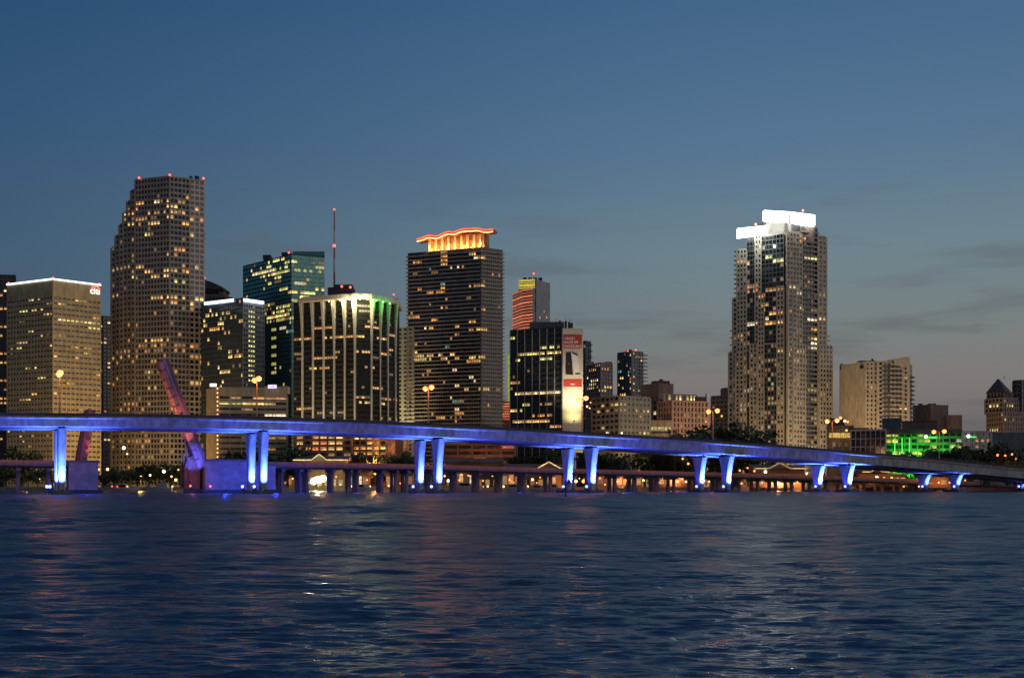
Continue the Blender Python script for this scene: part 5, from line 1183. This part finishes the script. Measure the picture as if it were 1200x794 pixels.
TINT = {'sodium': 'orange', 'warm_lamp': 'warm', 'white_lamp': 'pale'}
ORDN = ORD + ['fifteenth', 'sixteenth', 'seventeenth', 'eighteenth', 'nineteenth', 'twentieth'] + ['twenty-' + k for k in ORD[:9]] + ['thirtieth'] + ['thirty-' + k for k in ORD[:9]]
protol = {}; cnt = {}
for x, y, mk, r, Y in sorted(LP):
    zn = next(z for z in zones if z[0] <= x < z[1]); hi = 'above the bridge' if y < 515 else 'under the bridge'
    k = (zn[2], hi); cnt[k] = cnt.get(k, 0) + 1
    lab = f'{ORDN[cnt[k]-1]} lamp from the left {hi} {zn[2]}, small {TINT[mk]}'
    make_lamp((wx(x, Y), Y, max(wz(y, Y), 2.2)), lab, M[mk], r)
for x, Y, c_, pw in ((440, 566, (1, .4, .12), 2600), (525, 556, (1, .7, .35), 1800), (590, 552, (1, .5, .16), 2200), (655, 562, (1, .42, .12), 2600), (684, 550, (1, .42, .12), 3000), (730, 560, (1, .36, .10), 6000), (790, 560, (1, .36, .10), 5000), (806, 580, (1, .4, .12), 4000), (880, 548, (1, .36, .1), 5000),
                     (912, 546, (1, .40, .12), 22000), (935, 546, (1, .36, .1), 4000), (1000, 536, (1, .36, .1), 4500), (1045, 532, (1, .4, .14), 4500), (1105, 525, (1, .36, .1), 2600), (1180, 586, (1, .42, .12), 4000), (192, 582, (1, .85, .5), 900), (206, 556, (1, .6, .3), 900), (130, 612, (1, .65, .25), 14000), (150, 630, (1, .62, .22), 30000), (90, 640, (1, .62, .22), 26000), (30, 660, (1, .6, .22), 22000),
                     (330, 586, (1, .5, .18), 2500), (560, 620, (1, .42, .14), 9000), (500, 600, (1, .42, .14), 4000), (985, 596, (1, .5, .15), 9000)):
    lamp('POINT', (wx(x, Y), Y, 6.5 if Y > 600 else 4.8), c_, pw * (1 if Y > 600 else .55), .5)
# city street glow on the lower facades: tall street lamps standing between the towers
GC = 'city street lamps between the towers'
for k, (x, Y, pw, c_, near) in enumerate(((70, 735, 68000, (1, .60, .20), 'the bank tower'), (165, 760, 110000, (1, .58, .20), 'the granite tower'), (212, 770, 50000, (1, .58, .20), 'the right side of the granite tower'), (285, 740, 9000, (1, .7, .4), 'the blue glass block'), (520, 800, 50000, (1, .6, .3), 'the wave crowned tower'),
                              (575, 800, 30000, (1, .6, .3), 'the right corner of the wave crowned tower'), (705, 690, 16000, (1, .62, .3), 'the office block'), (800, 735, 26000, (1, .55, .26), 'the pink column building'), (745, 690, 14000, (1, .62, .3), 'the right half of the office block'), (890, 745, 26000, (1, .66, .34), 'the left half of the white crowned tower'),
                              (945, 745, 40000, (1, .70, .34), 'the right half of the white crowned tower'), (1000, 740, 90000, (1, .70, .30), 'the beige apartments'), (1045, 760, 26000, (1, .62, .3), 'the right half of the beige apartments'), (1110, 780, 16000, (1, .55, .25), 'the brown blank block'), (1180, 780, 14000, (1, .55, .26), 'the pyramid roofed tower'))):
    px_ = wx(x, Y); T = thing('city_street_lamp', f'tall city street lamp standing before {near}', 'street lamp', (px_, Y, 1.6), GC)
    b = MB(); b.tube((px_, Y, 1.6), (px_, Y, 11), .16, .1, 6); b.beam((px_, Y, 11), (px_, Y - 1.6, 11.2), .12, .12); b.build('pole', M['dark'], T)
    b = MB(); b.ball((px_, Y - 1.8, 11.0), .4, 8, 6, .6); b.build('lamp_head', M['warm_lamp'], T)
    lamp('POINT', (px_, Y - 1.8, 10), c_, pw * 1.0, .6)

# ------------------------------------------------------------------ boats and the channel marker
hullm = matte('boat_hull', (.42, .38, .36), .4, .1); cabm = matte('boat_cabin', (.36, .30, .27), .5, .1); bglz = glass('boat_glass', (.02, .022, .025))
GB = 'boats moored behind the low bridge'
def make_boat(loc, label):
    T = thing('motor_boat', label, 'boat', loc, GB); x, y, z = loc
    b = MB(); rows = []
    for u, w, zb_, zt in ((-5, 1.5, .1, 1.5), (-2, 1.7, -.1, 1.5), (2, 1.5, -.1, 1.7), (4.2, .8, .2, 2.0), (5.6, .06, 1.0, 2.3)):
        rows.append([Vector((x + u, y - w, z + zt)), Vector((x + u, y - w * .7, z + zb_)), Vector((x + u, y + w * .7, z + zb_)), Vector((x + u, y + w, z + zt))])
    b.loft(rows); b.build('hull', hullm, T)
    b = MB(); b.poly([(x - 3.4, y - 1.2, z + 1.5), (x + 1.8, y - 1.2, z + 1.6), (x + 1.8, y + 1.2, z + 1.6), (x - 3.4, y + 1.2, z + 1.5)], [(x - 3.2, y - 1, z + 3.3), (x + .6, y - 1, z + 3.3), (x + .6, y + 1, z + 3.3), (x - 3.2, y + 1, z + 3.3)]); c = b.build('cabin', cabm, T)
    b = MB(); b.box((x - 2.8, y - 1.16), (1, 0), 0, 3.4, 0, .05, z + 2.1, z + 2.9); b.build('windows', bglz, c)
    b = MB(); b.tube((x - 1, y, z + 3.3), (x - 1, y, z + 6.2), .06, .03, 6); b.tube((x - 2.4, y, z + 3.3), (x - 2.4, y, z + 4.4), .04, .03, 6); b.build('mast', M['dark'], T); return T
boat0 = make_boat((wx(146, 430), 430, 0), 'small dark motor boat with red and white lamps in the drawbridge gap')
for s_, mk in ((-2.2, 'red_lamp'), (1.6, 'warm_lamp'), (-4.2, 'red_lamp')):
    b = MB(); b.ball((wx(146, 430) + s_, 428.3, 2.3), .28, 8, 5); b.build('navigation_lamp', M[mk], boat0)
base = make_boat((wx(487, 500), 500, 0), 'pale motor boat moored behind the near column of the third pier pair')
for x, Y, sc, lab in ((187, 500, 1.1, 'grey motor boat moored left of the rusty bridge machinery'), (548, 505, 1.25, 'larger pale boat moored in front of the amber shop front'), (604, 508, 1.0, 'pale boat moored under the shop with orange awning lights'), (632, 512, .9, 'small boat moored just left of the channel marker'),
                      (650, 505, 1.0, 'boat moored left of the fourth pier pair, beside the narrow shop'), (735, 500, .9, 'boat lying between the fourth and fifth pier pairs'), (425, 505, 1.0, 'pale boat moored right of the dazzling floodlight')):
    copy_thing(base, (wx(x, Y), Y, 0), lab, GB, random.choice((0, math.pi)), (sc,) * 3)
cY = 252; cx_ = wx(663, cY)
CM = thing('channel_marker', 'slender dark channel marker post with a triangular board standing in the water', 'channel marker', (cx_, cY, 0))
b = MB(); b.tube((cx_, cY, -1), (cx_, cY, 4.0), .16, .13); b.build('post', M['dark'], CM)
b = MB(); zz = wz(566.5, cY); b.poly([(cx_ + .1, cY - .25, zz), (cx_ + 1.3, cY - .25, zz), (cx_ + .7, cY - .25, zz + 1.3)], [(cx_ + .1, cY - .17, zz), (cx_ + 1.3, cY - .17, zz), (cx_ + .7, cY - .17, zz + 1.3)]); b.build('daymark', matte('daymark', (.16, .03, .03), .6), CM)
b = MB(); b.beam((cx_ - .6, cY - .05, zz - .3), (cx_ + 1.0, cY - .05, zz - .3), .12, .12); b.build('crosspiece', M['dark'], CM)

# ------------------------------------------------------------------ sky, sun, camera
SUN_AZ, SUN_EL = R(70), R(10)          # evening glow comes from the right, a little behind the camera
w = bpy.data.worlds.new('World'); scn.world = w; w.use_nodes = True; nt = w.node_tree
bg = nt.nodes['Background']; wo = nt.nodes['World Output']
tc = nt.nodes.new('ShaderNodeTexCoord'); sx = nt.nodes.new('ShaderNodeSeparateXYZ'); nt.links.new(tc.outputs['Generated'], sx.inputs[0])
def ramp(stops):
    r = nt.nodes.new('ShaderNodeValToRGB'); e = r.color_ramp.elements
    e[0].position, e[0].color = stops[0][0], (*stops[0][1], 1); e[1].position, e[1].color = stops[-1][0], (*stops[-1][1], 1)
    for ps, c in stops[1:-1]:
        k = e.new(ps); k.color = (*c, 1)
    return r
left = ramp([(0, (.050, .066, .100)), (.05, (.060, .090, .132)), (.12, (.056, .106, .158)), (.2, (.039, .094, .170)), (.30, (.026, .080, .176)), (.40, (.016, .060, .156)), (.7, (.014, .046, .12)), (1, (.014, .042, .11))])
right = ramp([(0, (.120, .098, .118)), (.045, (.160, .138, .150)), (.09, (.210, .192, .182)), (.14, (.182, .218, .222)), (.2, (.155, .226, .268)), (.28, (.096, .182, .286)), (.40, (.055, .128, .258)), (.7, (.03, .07, .16)), (1, (.022, .05, .12))])
for r in (left, right): nt.links.new(sx.outputs['Z'], r.inputs[0])
fx = nt.nodes.new('ShaderNodeMapRange'); fx.inputs['From Min'].default_value = -.60; fx.inputs['From Max'].default_value = .26; fx.interpolation_type = 'SMOOTHSTEP'
nt.links.new(sx.outputs['X'], fx.inputs[0])
mx = nt.nodes.new('ShaderNodeMix'); mx.data_type = 'RGBA'
nt.links.new(fx.outputs[0], mx.inputs['Factor']); nt.links.new(left.outputs[0], mx.inputs['A']); nt.links.new(right.outputs[0], mx.inputs['B'])
# thin dusk clouds low in the sky
mp = nt.nodes.new('ShaderNodeMapping'); mp.inputs['Scale'].default_value = (5, 5, 34); mp.inputs['Location'].default_value = (1.7, .4, 2.3); nt.links.new(tc.outputs['Generated'], mp.inputs[0])
cn = nt.nodes.new('ShaderNodeTexNoise'); cn.inputs['Scale'].default_value = 1; cn.inputs['Detail'].default_value = 5; cn.inputs['Roughness'].default_value = .55; nt.links.new(mp.outputs[0], cn.inputs['Vector'])
cr_ = nt.nodes.new('ShaderNodeMapRange'); cr_.inputs['From Min'].default_value = .50; cr_.inputs['From Max'].default_value = .66; cr_.inputs['To Max'].default_value = .75; cr_.interpolation_type = 'SMOOTHSTEP'; nt.links.new(cn.outputs[0], cr_.inputs[0])
cm = nt.nodes.new('ShaderNodeMapRange'); cm.inputs['From Min'].default_value = .02; cm.inputs['From Max'].default_value = .30; cm.inputs['To Min'].default_value = 1; cm.inputs['To Max'].default_value = 0; nt.links.new(sx.outputs['Z'], cm.inputs[0])
ml = nt.nodes.new('ShaderNodeMath'); ml.operation = 'MULTIPLY'; nt.links.new(cr_.outputs[0], ml.inputs[0]); nt.links.new(cm.outputs[0], ml.inputs[1])
m2 = nt.nodes.new('ShaderNodeMix'); m2.data_type = 'RGBA'; m2.inputs['B'].default_value = (.088, .090, .112, 1)
nt.links.new(ml.outputs[0], m2.inputs['Factor']); nt.links.new(mx.outputs['Result'], m2.inputs['A'])
sk = nt.nodes.new('ShaderNodeTexSky'); sk.sky_type = 'NISHITA'; sk.sun_disc = False; sk.sun_elevation = R(-4); sk.sun_rotation = R(75)
ms = nt.nodes.new('ShaderNodeMix'); ms.data_type = 'RGBA'; ms.blend_type = 'ADD'; ms.inputs['Factor'].default_value = .02
nt.links.new(m2.outputs['Result'], ms.inputs['A']); nt.links.new(sk.outputs[0], ms.inputs['B'])
nt.links.new(ms.outputs['Result'], bg.inputs['Color']); bg.inputs['Strength'].default_value = 1.0

sl_ = bpy.data.lights.new('sun', 'SUN'); sl_.energy = .6; sl_.angle = R(50); sl_.color = (1, .86, .74)
so_ = bpy.data.objects.new('sun', sl_); col.objects.link(so_)
dirv = Vector((math.sin(SUN_AZ) * math.cos(SUN_EL), -math.cos(SUN_AZ) * math.cos(SUN_EL), math.sin(SUN_EL)))
so_.rotation_euler = (-dirv).to_track_quat('-Z', 'Y').to_euler(); so_.location = (0, 0, 300)

cam = bpy.data.cameras.new('camera'); co = bpy.data.objects.new('camera', cam); col.objects.link(co); scn.camera = co
co.location = (0, 0, H); co.rotation_euler = (R(90), 0, 0)
cam.sensor_width = 36; cam.lens = F * 36 / 1200; cam.shift_y = (HY - 397) / 1200; cam.clip_start = .5; cam.clip_end = 20000
scn.view_settings.view_transform = 'Standard'; scn.view_settings.look = 'None'; scn.view_settings.exposure = 0; scn.view_settings.gamma = 1
scn.cycles.use_denoising = True; scn.cycles.use_light_tree = True; scn.cycles.max_bounces = 5; scn.cycles.sample_clamp_indirect = 4
scn.cycles.caustics_reflective = True
